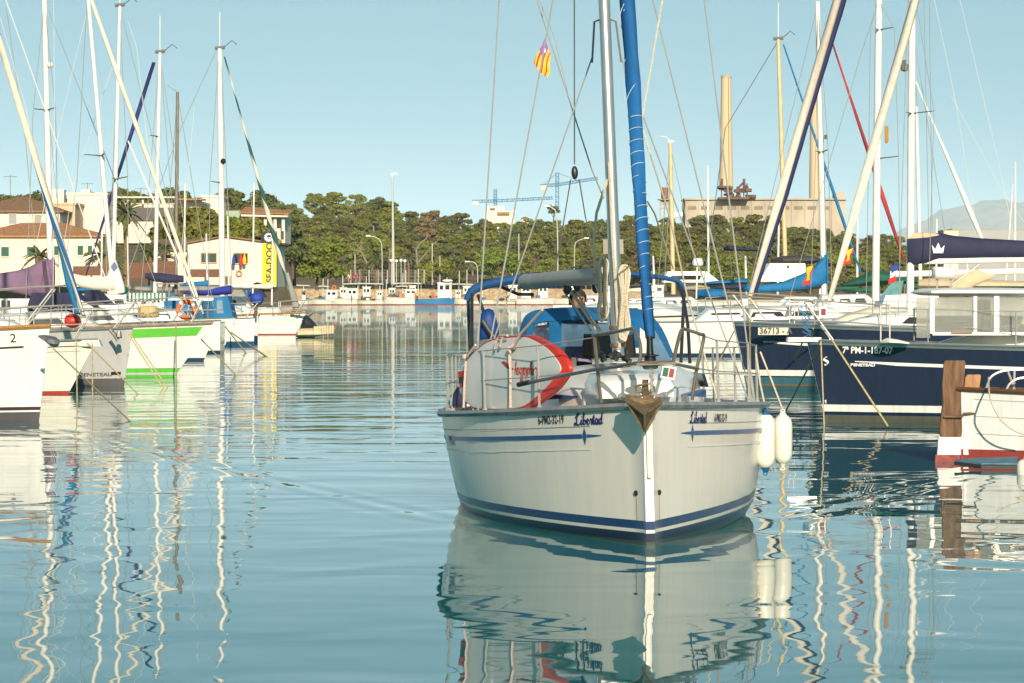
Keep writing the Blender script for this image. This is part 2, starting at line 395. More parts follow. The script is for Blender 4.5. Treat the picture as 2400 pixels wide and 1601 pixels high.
    bp=N.new('ShaderNodeBump'); bp.inputs['Strength'].default_value=1; bp.inputs['Distance'].default_value=1; L.new(h,bp.inputs['Height'])
    L.new(bp.outputs[0],b.inputs['Normal'])
    b.inputs['Base Color'].default_value=WCOL+(1,); b.inputs['Roughness'].default_value=.015; b.inputs['IOR'].default_value=1.333
    return m
WD0,WD1=34,70; WA=(.022,.017,.05,.006); WCOL=(.003,.14,.14)
mb=MB(); mb.add([(-4400,-400,0),(4400,-400,0),(4400,25800,0),(-4400,25800,0)],[(0,1,2,3)])
setting(mb.build('water',water_mat(),smooth=0))
# ================================================================ land
def interp(tab,x):
    if x<=tab[0][0]: return tab[0][1]
    for (a,b),(c,d) in zip(tab,tab[1:]):
        if x<=c: return b+(d-b)*(x-a)/(c-a)
    return tab[-1][1]
RIDGE=[(560,470),(640,500),(690,458),(760,446),(870,446),(950,486),(1000,486),(1080,496),(1150,508),(1250,512),(1330,508),(1400,498),(1460,488),(1520,505),(1620,508),(1700,492),(1780,497),(1860,518),(1960,518),(2050,526),(2140,545),(2200,575),(2300,680),(2500,688)]
LRIDGE=[(-300,455),(-50,450),(60,447),(150,447),(200,452),(300,447),(400,447),(480,474),(530,450),(580,446),(640,466),(690,540),(760,660)]
QZ=1.25
def sst(a,b,x):
    u=max(0,min(1,(x-a)/(b-a))); return u*u*(3-2*u)
def far_z(px,D):
    ridge=H+(HY-interp(RIDGE,px))*960/F-8.2
    return QZ+max(.2,ridge-QZ)*(.16*sst(795,815,D)+.84*max(0,min(1,(D-812)/148)))*(1 if D<=960 else max(.3,1-(D-960)/260))
def left_z(px,D):
    ridge=H+(HY-interp(LRIDGE,px)+12)*560/F-8.0
    return QZ+max(0,ridge-QZ)*(.25*sst(343,352,D)+.75*max(0,min(1,(D-352)/208)))
soil=M('dry hillside soil',(.17,.12,.06),.95,var=.4,sc=.15,bump=.4,bsc=1)
quaym=M('quay concrete',(.42,.36,.26),.9,var=.25,sc=.8,bump=.3,bsc=4)
stone=M('tan quay wall stone',(.42,.3,.17),.95,var=.4,sc=1.2,bump=.8,bsc=2.5,stretch=(1,1,2))
mb=MB(); secs=[]
for D in (792,800,806,812,825,850,880,910,940,960,1000,1060,1200):
    secs.append([Vector(((px-CX)*D/F,D,far_z(px,D) if D>792 else QZ-.02)) for px in range(560,2480,40)])
mb.loft(secs,closed=False,cap=False); setting(mb.build('hill',soil))
mb=MB(); secs=[]
for D in (343,346,349,352,380,420,470,520,560,620):
    secs.append([Vector(((px-CX)*D/F,D,left_z(px,D) if D>343 else QZ-.02)) for px in range(-400,720,35)])
mb.loft(secs,closed=False,cap=False); setting(mb.build('hill',soil))
def xx(px,D): return (px-CX)*D/F
mb=MB(); mb.prism([(xx(-500,288),288,-1),(xx(655,288),288,-1),(xx(652,775),775,-1),(xx(652,1200),1200,-1),(xx(-300,1200),1200,-1)],(0,0,1+QZ-.05)); setting(mb.build('quay',quaym))
mb=MB(); mb.prism([(xx(640,770),770,-1),(xx(2700,770),770,-1),(xx(2700,1300),1300,-1),(xx(640,1300),1300,-1)],(0,0,1+QZ-.05)); setting(mb.build('quay',quaym))
mb=MB(); mb.prism([(-3500,1290,-1),(4300,1290,-1),(4300,25700,-1),(-3500,25700,-1)],(0,0,1.6)); setting(mb.build('ground',soil))
mb=MB()
x=xx(655,782)
while x<xx(1480,782):
    w_=9; mb.box((x+w_/2,782,QZ+1.25),(w_,.7,2.5+.25*math.sin(x))); x+=w_
solo(mb,'stone_wall',stone,'low tan stone wall running along the far fishing quay','wall')
# distant mountain on the right horizon
mb=MB(); secs=[]; rr=random.Random(3)
top=[(2020,560),(2100,545),(2170,515),(2200,492),(2240,486),(2270,482),(2300,470),(2350,468),(2390,474),(2440,466),(2500,480),(2600,520),(2700,560)]
for D,k in ((21500,0),(22200,.5),(23000,.8),(24000,1.),(25400,.6)):
    q=[]
    for i in range(70):
        px=2000+i*10; y=interp(top,px)+5*noise.noise((px*.03,k*3,0))+3*noise.noise((px*.11,k*5,1))
        q.append(Vector((xx(px,24000),D,max(-2,(H+(HY-y)*24000/F)*k+(45*noise.noise((px*.05,D*.0008,5)) if 0<k<1 else 0)))))
    secs.append(q)
mb.loft(secs,closed=False,cap=False); setting(mb.build('mountains',M('bare grey mountain rock',(.22,.2,.17),.95,var=.4,sc=.004)))
# ================================================================ trees
leafA=M('pine needles',(.235,.235,.036),.75,var=.45,sc=1.2,obj=.28)
leafB=M('fresh green needles',(.235,.28,.026),.75,var=.4,sc=1.2,obj=.12)
leafC=M('dull dark needles',(.165,.175,.045),.8,var=.4,sc=1.2,obj=.2)
leafD=M('browned needles',(.25,.165,.07),.8,var=.4,sc=1.2,obj=.2)
for m_ in (leafA,leafB,leafC,leafD): leafy(m_,.3)
barkm=M('pine bark',(.16,.1,.065),.95,var=.35,sc=3,bump=.6,bsc=8)
greyb=M('bleached branch',(.24,.2,.15),.9,var=.25,sc=3)
def crown_mesh(seed,h,rad,lobes,per,leaf=.42,flat=.62,low=.28):
    r=random.Random(seed); mb=MB(); cs=[]
    for i in range(lobes):
        a=r.uniform(0,6.28); q=rad*math.sqrt(r.random())*.78; z=h*(low+(.93-low)*r.random()**.7)
        q*=math.sin(math.pi*min(1,max(.12,(1.04-(z/h-low)/(1-low)*.8)))/1.0*.5)**.8*1.05
        cs.append((Vector((q*math.cos(a),q*math.sin(a),z)),rad*r.uniform(.2,.36)))
    vs=[];fs=[]
    for c,lr in cs:
        for k in range(per):
            d=Vector((r.gauss(0,1),r.gauss(0,1),r.gauss(.25,.8))).normalized()
            p=c+Vector((d.x*lr,d.y*lr,d.z*lr*flat))*(r.random()**.45)
            n=(d+Vector((r.uniform(-1,1),r.uniform(-1,1),r.uniform(-.3,1)))*1.1).normalized()
            t=n.orthogonal().normalized(); t=(t*math.cos(k)+n.cross(t)*math.sin(k)); u=n.cross(t)
            s=leaf*r.uniform(.55,1.25); s2=s*r.uniform(.35,.7); o=len(vs)
            vs+=[p-t*s-u*s2*.4,p+u*s2,p+t*s,p-u*s2]; fs.append((o,o+1,o+2,o+3))
    mb.add(vs,fs); return mb,cs
def make_tree(name,label,seed,h,rad,lobes,per,leaf,flat,low,lm,bare=False,cat='tree',group=None):
    t=thing(name,label,cat,Matrix(),group)
    mb,cs=crown_mesh(seed,h,rad,lobes,per,leaf,flat,low); r=random.Random(seed+5)
    mb.build('crown',lm,t,smooth=0)
    tb=MB(); lean=Vector((r.uniform(-.12,.12),r.uniform(-.1,.1),0))*h
    tops=Vector((0,0,h*.72))+lean*.6
    tb.tube(smoothpath([(0,0,-1.5),lean*.3+Vector((0,0,h*.3)),tops],4),[.045*h,.04*h,.038*h,.034*h,.03*h,.026*h,.02*h,.015*h,.012*h],7)
    for c,lr in cs[::2]:
        s=lean*.3+Vector((0,0,h*r.uniform(.25,.5))); tb.tube([s,s.lerp(c,.5)+Vector((0,0,-.3)),c],[.014*h,.01*h,.005*h],5)
    tb.build('trunk',greyb if bare else barkm,t)
    return t
PINES=[make_tree('pine_tree','x',11+i,8.,3.7+.3*(i%3),30,130,.34,.62,.3,(leafA,leafA,leafC,leafA,leafB,leafC,leafD)[i],bare=i in (1,3)) for i in range(7)]
used=[False]*7
def put_pine(k,px,D,z,sc,label,group,wide=1.):
    m=Matrix.Translation((xx(px,D),D,z))@Matrix.Rotation(random.uniform(0,6.28),4,'Z')@Matrix.Diagonal((sc*wide,sc*wide,sc,1))
    if not used[k]:
        used[k]=True; t=PINES[k]; t.matrix_basis=m; t['label']=label; t['group']=group; return t
    return dup(PINES[k],m,label,group)
ZONES=[(960,'one of the dark pines massed on the wooded hill left of the floodlight mast'),(1420,'one of the pines on the low wooded hill between floodlight mast and front yacht mast'),(1640,'one of the pines on the hill below the rusty water tower'),(2400,'one of the pines on the hillside below the old power station')]
rr=random.Random(21)
for row,(D,step) in enumerate(((806,62),(826,58),(848,54),(872,50),(900,50),(930,47),(956,42))):
    px=640+rr.uniform(0,30)
    while px<2215:
        if not (row==0 and (690<px<800 or 1090<px<1220)) :
            lb=next(l for x,l in ZONES if px<x)
            k=rr.choice((0,0,1,2,3,3,4,5)) if row<5 else rr.choice((0,1,2,3,5))
            if 985<px<1015 and row>3: k=6
            z=far_z(px,D)
            if 1180>px>1090 and row<2: px+=30
            put_pine(k,px,D,z-.4,rr.uniform(.8,1.1)*(1 if px<1950 else .8),lb,lb.replace('one of the ',''),rr.uniform(1.,1.2))
        px+=step*rr.uniform(.75,1.25)
for row,(D,step) in enumerate(((440,80),(480,74),(520,70),(556,62))):
    px=-60+rr.uniform(0,30)
    while px<700:
        if row>0 or px>300:
            lb='one of the dark pines rising behind the white houses on the left shore'
            put_pine(rr.choice((0,2,5,2,5)),px,D,left_z(px,D)-.4,rr.uniform(.75,1.05),lb,'pines behind the white houses',1.1)
        px+=step*rr.uniform(.75,1.25)
# trees one can tell apart
def big(seed,px,D,ybase,ytop,wpx,label,lm,low=.1,lobes=40,per=150,flat=.6,leaf=.36,name='pine_tree'):
    h=(ybase-ytop)*D/F; t=make_tree(name,label,seed,h,wpx/2*D/F,lobes,per,leaf,flat,low,lm)
    t.matrix_basis=Matrix.Translation(P(px,ybase,D)); return t
big(41,742,560,660,566,152,'bright green bushy pine right of the yellow banner at the water edge',leafB,.12)
big(42,690,570,650,545,110,'olive green pine behind the yellow banner',leafA,.2)
big(43,1172,788,664,592,138,'bright green umbrella pine behind the fishing quay, wide flat crown',leafB,.35,flat=.5)
big(44,1028,788,664,610,95,'small bright green pine behind the blue fishing boat',leafB,.3)
big(45,455,348,592,488,165,'broad green pine in front of the white terrace building',leafA,.1)
big(53,392,346,592,506,95,'smaller green pine left of the broad one before the white terrace building',leafA,.1)
big(54,530,370,590,508,90,'green pine between the broad pine and the veranda house',leafB,.1)
big(46,592,380,590,517,130,'green pine below the veranda house on the left shore',leafA,.1)
big(47,548,520,505,441,62,'dark round pine standing left of the veranda house roof',leafC,.3,14)
big(48,612,520,510,450,78,'dark rounded pine right above the veranda house roof',leafC,.3,14)
big(49,1296,950,530,478,44,'lone dark palm-shaped tree top on the skyline under the blue crane',leafC,.6,9)
big(50,1520,790,664,590,130,'brown leafless shrub thicket behind the front yacht forestay',leafD,.1,14)
big(51,1690,770,668,596,150,'yellowish green bush pine right of the front yacht',leafB,.15)
big(52,1560,775,668,580,100,'green bush behind the small cream mast right of the blue sail',leafA,.15)
# bare forked trunks
def dead(px,D,pts,label):
    mb=MB()
    for q,r0 in pts: mb.tube([P(x,y,D) for x,y in q],[r0*(1-.7*i/(len(q)-1)) for i in range(len(q))],6)
    solo(mb,'bare_tree',greyb,label,'tree')
dead(979,797,[([(978,625),(976,585),(985,570),(1000,558),(1003,548)],.3),([(980,615),(995,598),(1010,578),(1030,560)],.25),([(976,590),(972,582),(966,578)],.16)],'pale forked leafless tree among pines left of the blue fishing boat cabin')
dead(850,797,[([(876,662),(864,625),(852,600),(842,580),(832,572)],.36),([(848,590),(836,588),(822,583)],.25),([(843,582),(848,574)],.2)],'pale leaning bare trunk behind the fishing quay')
dead(915,797,[([(910,662),(912,610),(914,590),(903,572)],.3),([(914,592),(925,580)],.3)],'pale straight trunk left of the floodlight mast')
dead(1130,797,[([(1132,610),(1126,600),(1112,590)],.35),([(1136,608),(1148,596)],.3)],'short bleached branches above the umbrella pine')
# ---------------------------------------------------------------- palms
palml=M('palm fronds',(.15,.165,.05),.7,var=.4,sc=2); leafy(palml,.3); palmd=M('dry palm thatch',(.2,.13,.06),.95,var=.4,sc=4)
def palm(px,D,ybase,ycrown,rpx,label,n=30,seed=1,droop=1.):
    r=random.Random(seed); base=P(px,ybase,D); h=(ybase-ycrown)*D/F; rad=rpx*D/F
    t=thing('palm_tree',label,'palm',Matrix.Translation(base))
    mb=MB(); mb.tube([(0,0,-1),(.05,0,h*.5),(0,0,h)],[rad*.13,rad*.11,rad*.12],9); mb.build('trunk',palmd,t)
    if h>rad*.6:
        mb=MB(); mb.lathe((0,0,h-rad*.5),[(rad*.14,0),(rad*.24,rad*.2),(rad*.2,rad*.5)],9); mb.build('thatch',palmd,t)
    mb=MB()
    for k in range(n):
        a=r.uniform(0,6.28); up=r.uniform(-.25,1.25); L=rad*r.uniform(.85,1.1); d=Vector((math.cos(a),math.sin(a),0)); pr=None
        for i in range(9):
            u=i/8; p=Vector((0,0,h))+d*(L*u*math.cos(up*.9))+Vector((0,0,L*(u*math.sin(up)-droop*.55*u*u*(1.1-.4*up))))
            w=d.cross(Vector((0,0,1)))*(rad*.16*math.sin(math.pi*min(.97,u*.9+.08))**.7)
            if pr is not None and i>0:
                for s in (1,-1):
                    mb.add([pr[0],p,p+w*s+Vector((0,0,-rad*.06)),pr[0]+(pr[1]*s*.55)+Vector((0,0,-rad*.05))],[(0,1,2,3)])
            pr=(p,w)
    mb.build('fronds',palml,t,smooth=0)
palm(294,305,660,500,52,'tall palm with a shaggy trunk left of the white terrace building',34,1)
palm(247,300,660,600,58,'low bushy palm in front of the cream house corner',30,2)
palm(352,300,660,592,46,'short palm beside the brown timber fence',30,3)
palm(92,302,668,600,46,'low palm in front of the green shuttered house',26,4)
palm(385,304,650,585,30,'small palm half hidden beside the sloping forestay',22,5)
palm(882,788,668,608,34,'stout palm behind the far quay fence under the curved street lamp',26,6)
palm(957,790,664,604,26,'slim palm right of the globe lamps on the far quay',22,7)
polem_=M('grey aerial',(.3,.28,.25),.5)
# ================================================================ buildings
wallw=M('white render',(.74,.66,.53),.9,var=.08,sc=.6,bump=.1,bsc=6); wallc=M('cream render',(.76,.66,.5),.9,var=.1,sc=.6,bump=.1,bsc=6); wallb=M('beige render',(.6,.45,.28),.9,var=.12,sc=.6)
rooft=M('terracotta tiles',(.42,.2,.085),.85,var=.4,sc=2.2,bump=1,bsc=3,stretch=(3,1,1)); roofb=M('brown tiles',(.27,.15,.075),.85,var=.35,sc=2,bump=1,bsc=3,stretch=(3,1,1))
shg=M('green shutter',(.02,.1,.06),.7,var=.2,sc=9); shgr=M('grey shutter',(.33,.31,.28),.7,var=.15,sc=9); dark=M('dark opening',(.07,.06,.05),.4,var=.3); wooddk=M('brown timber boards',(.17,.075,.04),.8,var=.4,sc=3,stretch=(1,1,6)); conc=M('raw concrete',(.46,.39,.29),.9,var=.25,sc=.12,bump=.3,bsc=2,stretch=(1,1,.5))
def window(par,x0,x1,y0,y1,D,m,frame,nm='window',inner='pane'):
    W=RM[par].inverted(); a=W@P(x0,y1,D); b=W@P(x1,y0,D); f=.09
    mb=MB(); c=(a+b)/2; w_=b.x-a.x; h=b.z-a.z
    for q in (((a.x-f/2,c.y,c.z),(f,.12,h+2*f)),((b.x+f/2,c.y,c.z),(f,.12,h+2*f)),((c.x,c.y,b.z+f/2),(w_,.12,f)),((c.x,c.y-.03,a.z-f/2),(w_,.18,f))): mb.box(*q)
    wf=mb.build(nm,frame,par,smooth=0)
    mb=MB(); mb.box((c.x,c.y+.02,c.z),(w_,.05,h)); mb.build(inner,m,wf,smooth=0)
def house(name,label,x0,x1,yb,ye,D,dep,wallm,roof=None,yr=None,roofm=None,wins=(),over=.45,apex=None,cat='house',winmat=None):
    a=P(x0,yb,D); b=P(x1,ye,D); cx=(a.x+b.x)/2; w_=b.x-a.x; h=b.z-a.z
    t=thing(name,label,cat,Matrix.Translation((cx,D,a.z))); rz=None
    hr=(ye-yr)*D/F if yr is not None else 0
    mb=MB()
    if roof=='front':
        ax=(apex-(x0+x1)/2)*D/F
        mb.prism([(-w_/2,0,0),(w_/2,0,0),(w_/2,0,h),(ax,0,h+hr),(-w_/2,0,h)],(0,dep,0))
    else: mb.box((0,dep/2,h/2),(w_,dep,h))
    mb.build('wall',wallm,t,smooth=0)
    mb=MB(); o=over
    if roof=='front':
        for s,e in ((-1,-w_/2-o),(1,w_/2+o)):
            dz=hr*(o/(w_/2)); k=.16
            mb.prism([(ax,-o,h+hr+.03),(e,-o,h-dz+.03),(e,-o,h-dz+k),(ax,-o,h+hr+k)],(0,dep+2*o,0))
    elif roof=='hip':
        r=min(dep/2,w_/2.2)
        mb.add([(-w_/2-o,-o,h),(w_/2+o,-o,h),(w_/2+o,dep+o,h),(-w_/2-o,dep+o,h),(-w_/2+r,dep/2,h+hr),(w_/2-r,dep/2,h+hr),(-w_/2-o,-o,h-.18),(w_/2+o,-o,h-.18),(w_/2+o,dep+o,h-.18),(-w_/2-o,dep+o,h-.18)],
            [(0,1,5,4),(1,2,5),(2,3,4,5),(3,0,4),(6,7,1,0),(7,8,2,1),(8,9,3,2),(9,6,0,3),(9,8,7,6)])
    elif roof=='mono':
        mb.prism([(-w_/2-o,-o,h-.05),(-w_/2-o,dep,h+hr),(-w_/2-o,dep,h+hr+.18),(-w_/2-o,-o,h+.14)],(w_+2*o,0,0))
    elif roof=='flat':
        mb.box((0,dep/2,h+.12),(w_+.3,dep+.3,.24))
    if mb.v: mb.build('roof',roofm or wallm,t,smooth=0)
    for q in wins:
        window(t,q[0],q[1],q[2],q[3],D-.03,q[4],winmat or wallm,inner='shutter' if q[4] in (shg,shgr) else 'pane')
    return t
house('long_house','long cream house with green shutters under a terracotta tile roof',-70,236,672,552,330,9,wallc,'hip',520,rooft,[(3,21,579,601,shg),(63,81,579,599,shg),(127,137,577,598,shg),(182,195,576,598,shg),(206,216,576,592,shg)])
house('brown_roof_house','white house with grey shutters under a broad brown hipped roof',-80,140,560,494,348,13,wallw,'hip',457,roofb,[(21,39,502,525,shgr),(81,98,504,524,shgr)])
house('beige_block','plain beige block wall between the brown roof and the white block',118,176,560,480,355,8,wallb,'flat')
t=house('white_block','plain white block with a small rooftop box behind the leaning furled sails',158,250,560,457,362,9,wallw,'flat')
W=RM[t].inverted(); mb=MB(); mb.box(W@P(202,453,364),(1.0,1.2,.8)); mb.build('rooftop_box',wallw,t,smooth=0)
mb=MB(); mb.box(W@P(136,470,366),(1.6,2,2.4)); mb.build('stair_box',wallw,t,smooth=0)
t=house('terrace_building','long white terrace building with a flat roof above the palms',248,476,570,478,372,12,wallw,'flat')
W=RM[t].inverted()
for px in (300,335,372,410):
    mb=MB(); mb.box(W@P(px,470,371),(.2,.2,.8)); mb.build('pergola_post',wallw,t,smooth=0)
mb=MB(); mb.box(W@P(330,463,371.5),(8.2,2.4,.16)); mb.build('pergola_roof',wallw,t,smooth=0)
mb=MB(); mb.box(W@P(445,468,371.5),(3.4,3,.16)); mb.build('roof_edge',rooft,t,smooth=0)
mb=MB(); mb.box(W@P(345,502,371.85),(8,.2,1.5)); mb.build('gallery_shade_panel',dark,t,smooth=0)  # dark panel on the wall, painted stand-in for the shade of the gallery
house('stair_tower','white cube of a house left of the terracotta veranda house',474,516,560,462,380,8,wallw,'flat')
t=house('veranda_house','white house with orange tile roof and a shaded veranda, below the pines',512,668,570,506,390,10,wallw,'mono',490,rooft,[(575,592,512,526,dark),(610,620,514,534,shgr)])
W=RM[t].inverted()
for px in (598,622,645,664):
    mb=MB(); mb.box(W@P(px,522,387.5),(.35,.35,2.0)); mb.build('veranda_post',wallw,t,smooth=0)
mb=MB(); mb.prism([W@P(565,507,386.5),W@P(674,509,386.5),W@P(674,504,386.5),W@P(565,502,386.5)],(0,4,0)); mb.build('veranda_beam',wallw,t,smooth=0)
mb=MB(); mb.prism([W@P(560,500,386.2),W@P(676,503,386.2),W@P(655,494,390),W@P(575,487,390)],(0,.2,.15)); mb.build('veranda_roof',rooft,t,smooth=0)
mb=MB(); mb.box(W@P(538,503,388.5),(4,.1,.9)); mb.build('terrace_railing',M('green glass railing',(.3,.4,.28),.3,var=.1),t,smooth=0)
t=house('club_house','white gabled club house with two dark windows and flags on its front wall',440,648,672,572,300,11,wallw,'front',556,roofb,[(472,507,594,615,glassd),(549,580,594,617,glassd),(528,540,648,668,dark)],.35,apex=525,winmat=M('sand stone window surround',(.62,.42,.22),.9,var=.15,sc=3),cat='building')
house('low_annex','low annex with brown tiled roof behind the brown timber fence',352,448,672,586,306,7,wallc,'mono',562,roofb,[(380,400,597,606,dark)],cat='building')
W=RM[t].inverted()
ring=M('faded life ring',(.6,.25,.12),.7,var=.3,sc=8)
def ringmesh(mb,c,r0,r1,n=20,m=8,fwd=Vector((0,-1,0)),up=Vector((0,0,1))):
    s=fwd.cross(up); secs=[]
    for k in range(n+1):
        a=2*math.pi*k/n; d=s*math.cos(a)+up*math.sin(a)
        secs.append([c+d*(r0+r1*math.cos(b))+fwd*(r1*math.sin(b)) for b in [2*math.pi*j/m for j in range(m)]])
    mb.loft(secs,cap=False)
mb=MB(); ringmesh(mb,P(560,641,299.8),.24,.07); solo(mb,'wall_life_ring',ring,'faded life ring mounted on the club house wall','lifebuoy')
for x0,x1,y0,y1,m_,lb in ((545,550,596,622,fbl,'blue flag hanging left of the right club house window'),(562,568,594,621,fr,'red flag hanging in the middle of the club house window'),(570,576,594,619,fy,'yellow flag hanging right of the red one on the club house')):
    mb=MB(); a,b=P(x0,y1,298.8),P(x1,y0,298.8); secs=[]
    for i in range(6):
        u=i/5; z=b.z+(a.z-b.z)*u; secs.append([Vector((b.x*.5+a.x*.5+(.1+.08*math.sin(u*3))*math.cos(t_)*(.5+u*.6),298.8+.07*math.sin(t_)*(1+.5*math.sin(u*9)),z)) for t_ in [k*1.047 for k in range(6)]])
    mb.loft(secs); solo(mb,'wall_flag',m_,lb,'flag')
for x,y0,y1,D,lb in ((24,450,410,352,'TV aerial on the brown roofed house'),(205,452,428,364,'thin aerial on the white block'),(330,462,440,372,'aerial on the white terrace building'),(590,490,470,392,'aerial above the veranda house roof')):
    t=thing('roof_aerial',lb,'aerial',Matrix.Translation(P(x,y0+8,D))); h=(y0+8-y1)*D/F
    mb=MB(); mb.tube([(0,0,0),(0,0,h)],.05,5); mb.build('pole',polem_,t)
    mb=MB(); mb.tube([(-.7,0,h*.92),(.7,0,h*.92)],.035,4); mb.build('crossbar',polem_,t)
# brown timber fence, banner, tent
mb=MB()
for a,b,y0,y1 in ((171,257,624,646),(300,356,615,652),(362,412,612,650),(445,518,631,650)):
    mb=MB(); mb.prism([P(a,y1,296),P(b,y1,296),P(b,y0,296),P(a,y0,296)],(0,.2,0))
    solo(mb,'timber_screen',wooddk,'dark brown timber screen on the left quay, '+{171:'leftmost, under the navy furled sail',300:'left of the short palm',362:'in front of the low annex',445:'in front of the club house'}[a],'fence',smooth=0)
    for x in (a+2,(a+b)/2,b-2):
        mb=MB(); mb.tube([P(x,y1,296.1),P(x,718,296.1)],.09,6); solo(mb,'screen_post',wooddk,'one of the brown posts carrying the timber screens on the left quay','post','posts of the timber screens')

bn=thing('banner','tall yellow feather banner with a black top on the left quay','banner',Matrix.Translation(P(632,682,284)))
yel=M('yellow banner cloth',(.78,.56,.012),.7,var=.06,sc=2); blk=M('black banner cloth',(.02,.02,.02),.7,var=.1)
Wb=RM[bn].inverted()
def bq(x0,x1,y0,y1,nm,m,par,D=284,th=.02): 
    mb=MB(); mb.prism([Wb@P(x0,y1,D),Wb@P(x1,y1+1,D),Wb@P(x1,y0-1,D),Wb@P(x0,y0,D)],(0,th,0)); return mb.build(nm,m,par,smooth=0)
clo=bq(614.5,648,570,668,'cloth',yel,bn); bq(612,645,543.5,569.6,'top_panel',blk,bn)
tubes('pole',black,bn,[[Wb@P(648.5,542,284.1),Wb@P(649,712,284.1)]],.05)
mb=MB(); vs,fs=textverts('SEA-DOO',.55,1.25,.02); o0=Wb@P(638,662,283.97)
mb.add([(o0.x-y*.95,o0.y,o0.z+x*.82) for x,y in vs],fs); mb.build('lettering',black,clo,smooth=0)
whm=M('white print',(.8,.8,.8),.7,var=.05)
mb=MB(); c=Wb@P(629.5,556.5,283.96)
out=[];inn=[]
for k in range(48):
    a=2*math.pi*k/48; r_=.33 if (k//2)%2 else .4
    out.append(c+Vector((r_*math.cos(a),0,r_*math.sin(a)))); inn.append(c+Vector((.2*math.cos(a)+.04,0,.2*math.sin(a)+.03)))
mb.loft([out,inn],cap=False); mb.add([c+Vector(p) for p in ((-.22,0,-.12),(.3,0,-.04),(.26,0,.04),(-.1,0,-.02))],[(0,1,2,3)]); mb.build('emblem',whm,bn,smooth=0)
gz=thing('canopy_tent','black pop-up canopy tent beside the yellow banner','tent',Matrix.Translation(P(605,705,292)))
Wg=RM[gz].inverted(); tp=Wg@P(603,661,292); q=[Wg@P(558,677,290.2),Wg@P(648,677,290.2),Wg@P(650,676,293.8),Wg@P(563,676,293.8)]; c_=.0
mb=MB(); e=[p+Vector((0,0,-.25)) for p in q]; mb.add(q+e+[tp,tp+Vector((0,0,-.05))],[(0,1,8),(1,2,8),(2,3,8),(3,0,8),(0,4,5,1),(1,5,6,2),(2,6,7,3),(3,7,4,0),(4,9,5),(5,9,6),(6,9,7),(7,9,4)]); mb.build('canopy',M('black tent cloth',(.035,.035,.04),.8,var=.2),gz,smooth=0)
for p in q:
    mb=MB(); mb.tube([p+Vector((0,0,-.1)),Vector((p.x,p.y,.0))],.05); mb.build('leg',wired,gz)
# ================================================================ far landmarks
chim=M('pale chimney concrete',(.62,.48,.29),.9,var=.12,sc=.05,stretch=(1,1,.4))
def chimney(px,yt,yb,w0,w1,D,label):
    t=thing('chimney',label,'chimney',Matrix.Translation(P(px,yb,D))); h=(yb-yt)*D/F; r0=w0/2*D/F; r1=w1/2*D/F
    mb=MB(); mb.lathe((0,0,0),[(r0+(r1-r0)*k/8,h*k/8) for k in range(9)],24); mb.build('shaft',chim,t)
    mb=MB(); mb.lathe((0,0,h-.02*h),[(r1*1.02,0),(r1*1.09,.3),(r1*1.09,.02*h),(r1*.8,.02*h+.3)],24); mb.build('rim',conc,t)
    mb=MB(); mb.tube([(r0*.35,-r0*.97,0),(r1*.35,-r1*.97,h)],.09,4); mb.build('ladder',rust_,t)
    return t
rust_=M('rusty ladder',(.2,.11,.06),.8,var=.3)
chimney(1702,178,446,33,23,1150,'tall pale chimney on the left of the old power station, rusty pipes at its foot')
chimney(1911,186,470,30,22,1180,'second tall pale chimney, half hidden behind leaning masts')
ps=thing('power_station','long raw concrete power station building behind the pine hill','building',Matrix.Translation(P(1794,560,1140)))
Wp=RM[ps].inverted()
def pbx(par,x0,x1,y0,y1,D,dep,nm,m,W):
    a=W@P(x0,y1,D); b=W@P(x1,y0,D); mb=MB(); mb.box(((a.x+b.x)/2,a.y+dep/2,(a.z+b.z)/2),(b.x-a.x,dep,b.z-a.z)); return mb.build(nm,m,par,smooth=0)
pbx(ps,1606,1982,468,560,1140,20,'wall',conc,Wp); pbx(ps,1604,1984,464.5,468.5,1139,22,'parapet',conc,Wp); pbx(ps,1956,1979,449,466,1142,8,'roof_box',conc,Wp)
for k in range(12): pbx(ps,1606+k*31.2,1608+k*31.2,469,559,1139.6,.5,'rib',conc,Wp)
for k in range(11): pbx(ps,1612+k*31.2,1632+k*31.2,483,491,1139.8,.3,'window_band',M('grey station window',(.25,.2,.14),.8,var=.3,sc=.3),Wp)  # window panels coloured darker than the concrete wall
mb=MB(); rg=random.Random(4); rust2=M('rusted steel plant',(.16,.08,.05),.8,var=.5,sc=.4)
t=thing('rusty_pipework','tangle of rusty ducts and pipes at the foot of the left chimney','pipework',Matrix.Translation(P(1722,466,1136)))
for k in range(34):
    a=P(rg.uniform(1686,1752),rg.uniform(438,466),1136+rg.uniform(-2,2)); l=rg.uniform(1,4)
    d=rg.choice(((l,0,0),(0,0,l),(0,l,0),(l*.6,0,l*.6))); mb.tube([a,a+Vector(d)],rg.uniform(.25,.7),7)
mb.build('pipe_bundle',rust2,t,world=True)
pbx(t,1684,1756,462,467,1134,5,'platform',rust2,RM[t].inverted())
pbx(t,1684,1712,436,440,1133,5,'gallery',rust2,RM[t].inverted())
for x in (1690,1710,1728,1742,1750): pbx(t,x,x+2.5,430+rg.uniform(0,12),463,1136,.5,'stack_pipe',rust2,RM[t].inverted())
wt=thing('water_tower','rusty water tower on a concrete frame above the pines','tower',Matrix.Translation(P(1558,520,1100)))
Ww=RM[wt].inverted(); c=Ww@P(1558,466,1100); 
mb=MB(); mb.lathe(c,[(1.0,0),(1.25,.2),(1.2,3.6),(1.1,3.8)],16); mb.build('tank',M('rust red tank',(.25,.09,.05),.8,var=.5,sc=.6),wt)
mb=MB(); mb.lathe(c+Vector((0,0,-.5)),[(2.2,0),(2.4,.1),(2.4,.4),(1.5,.45)],16); mb.build('platform',conc,wt)
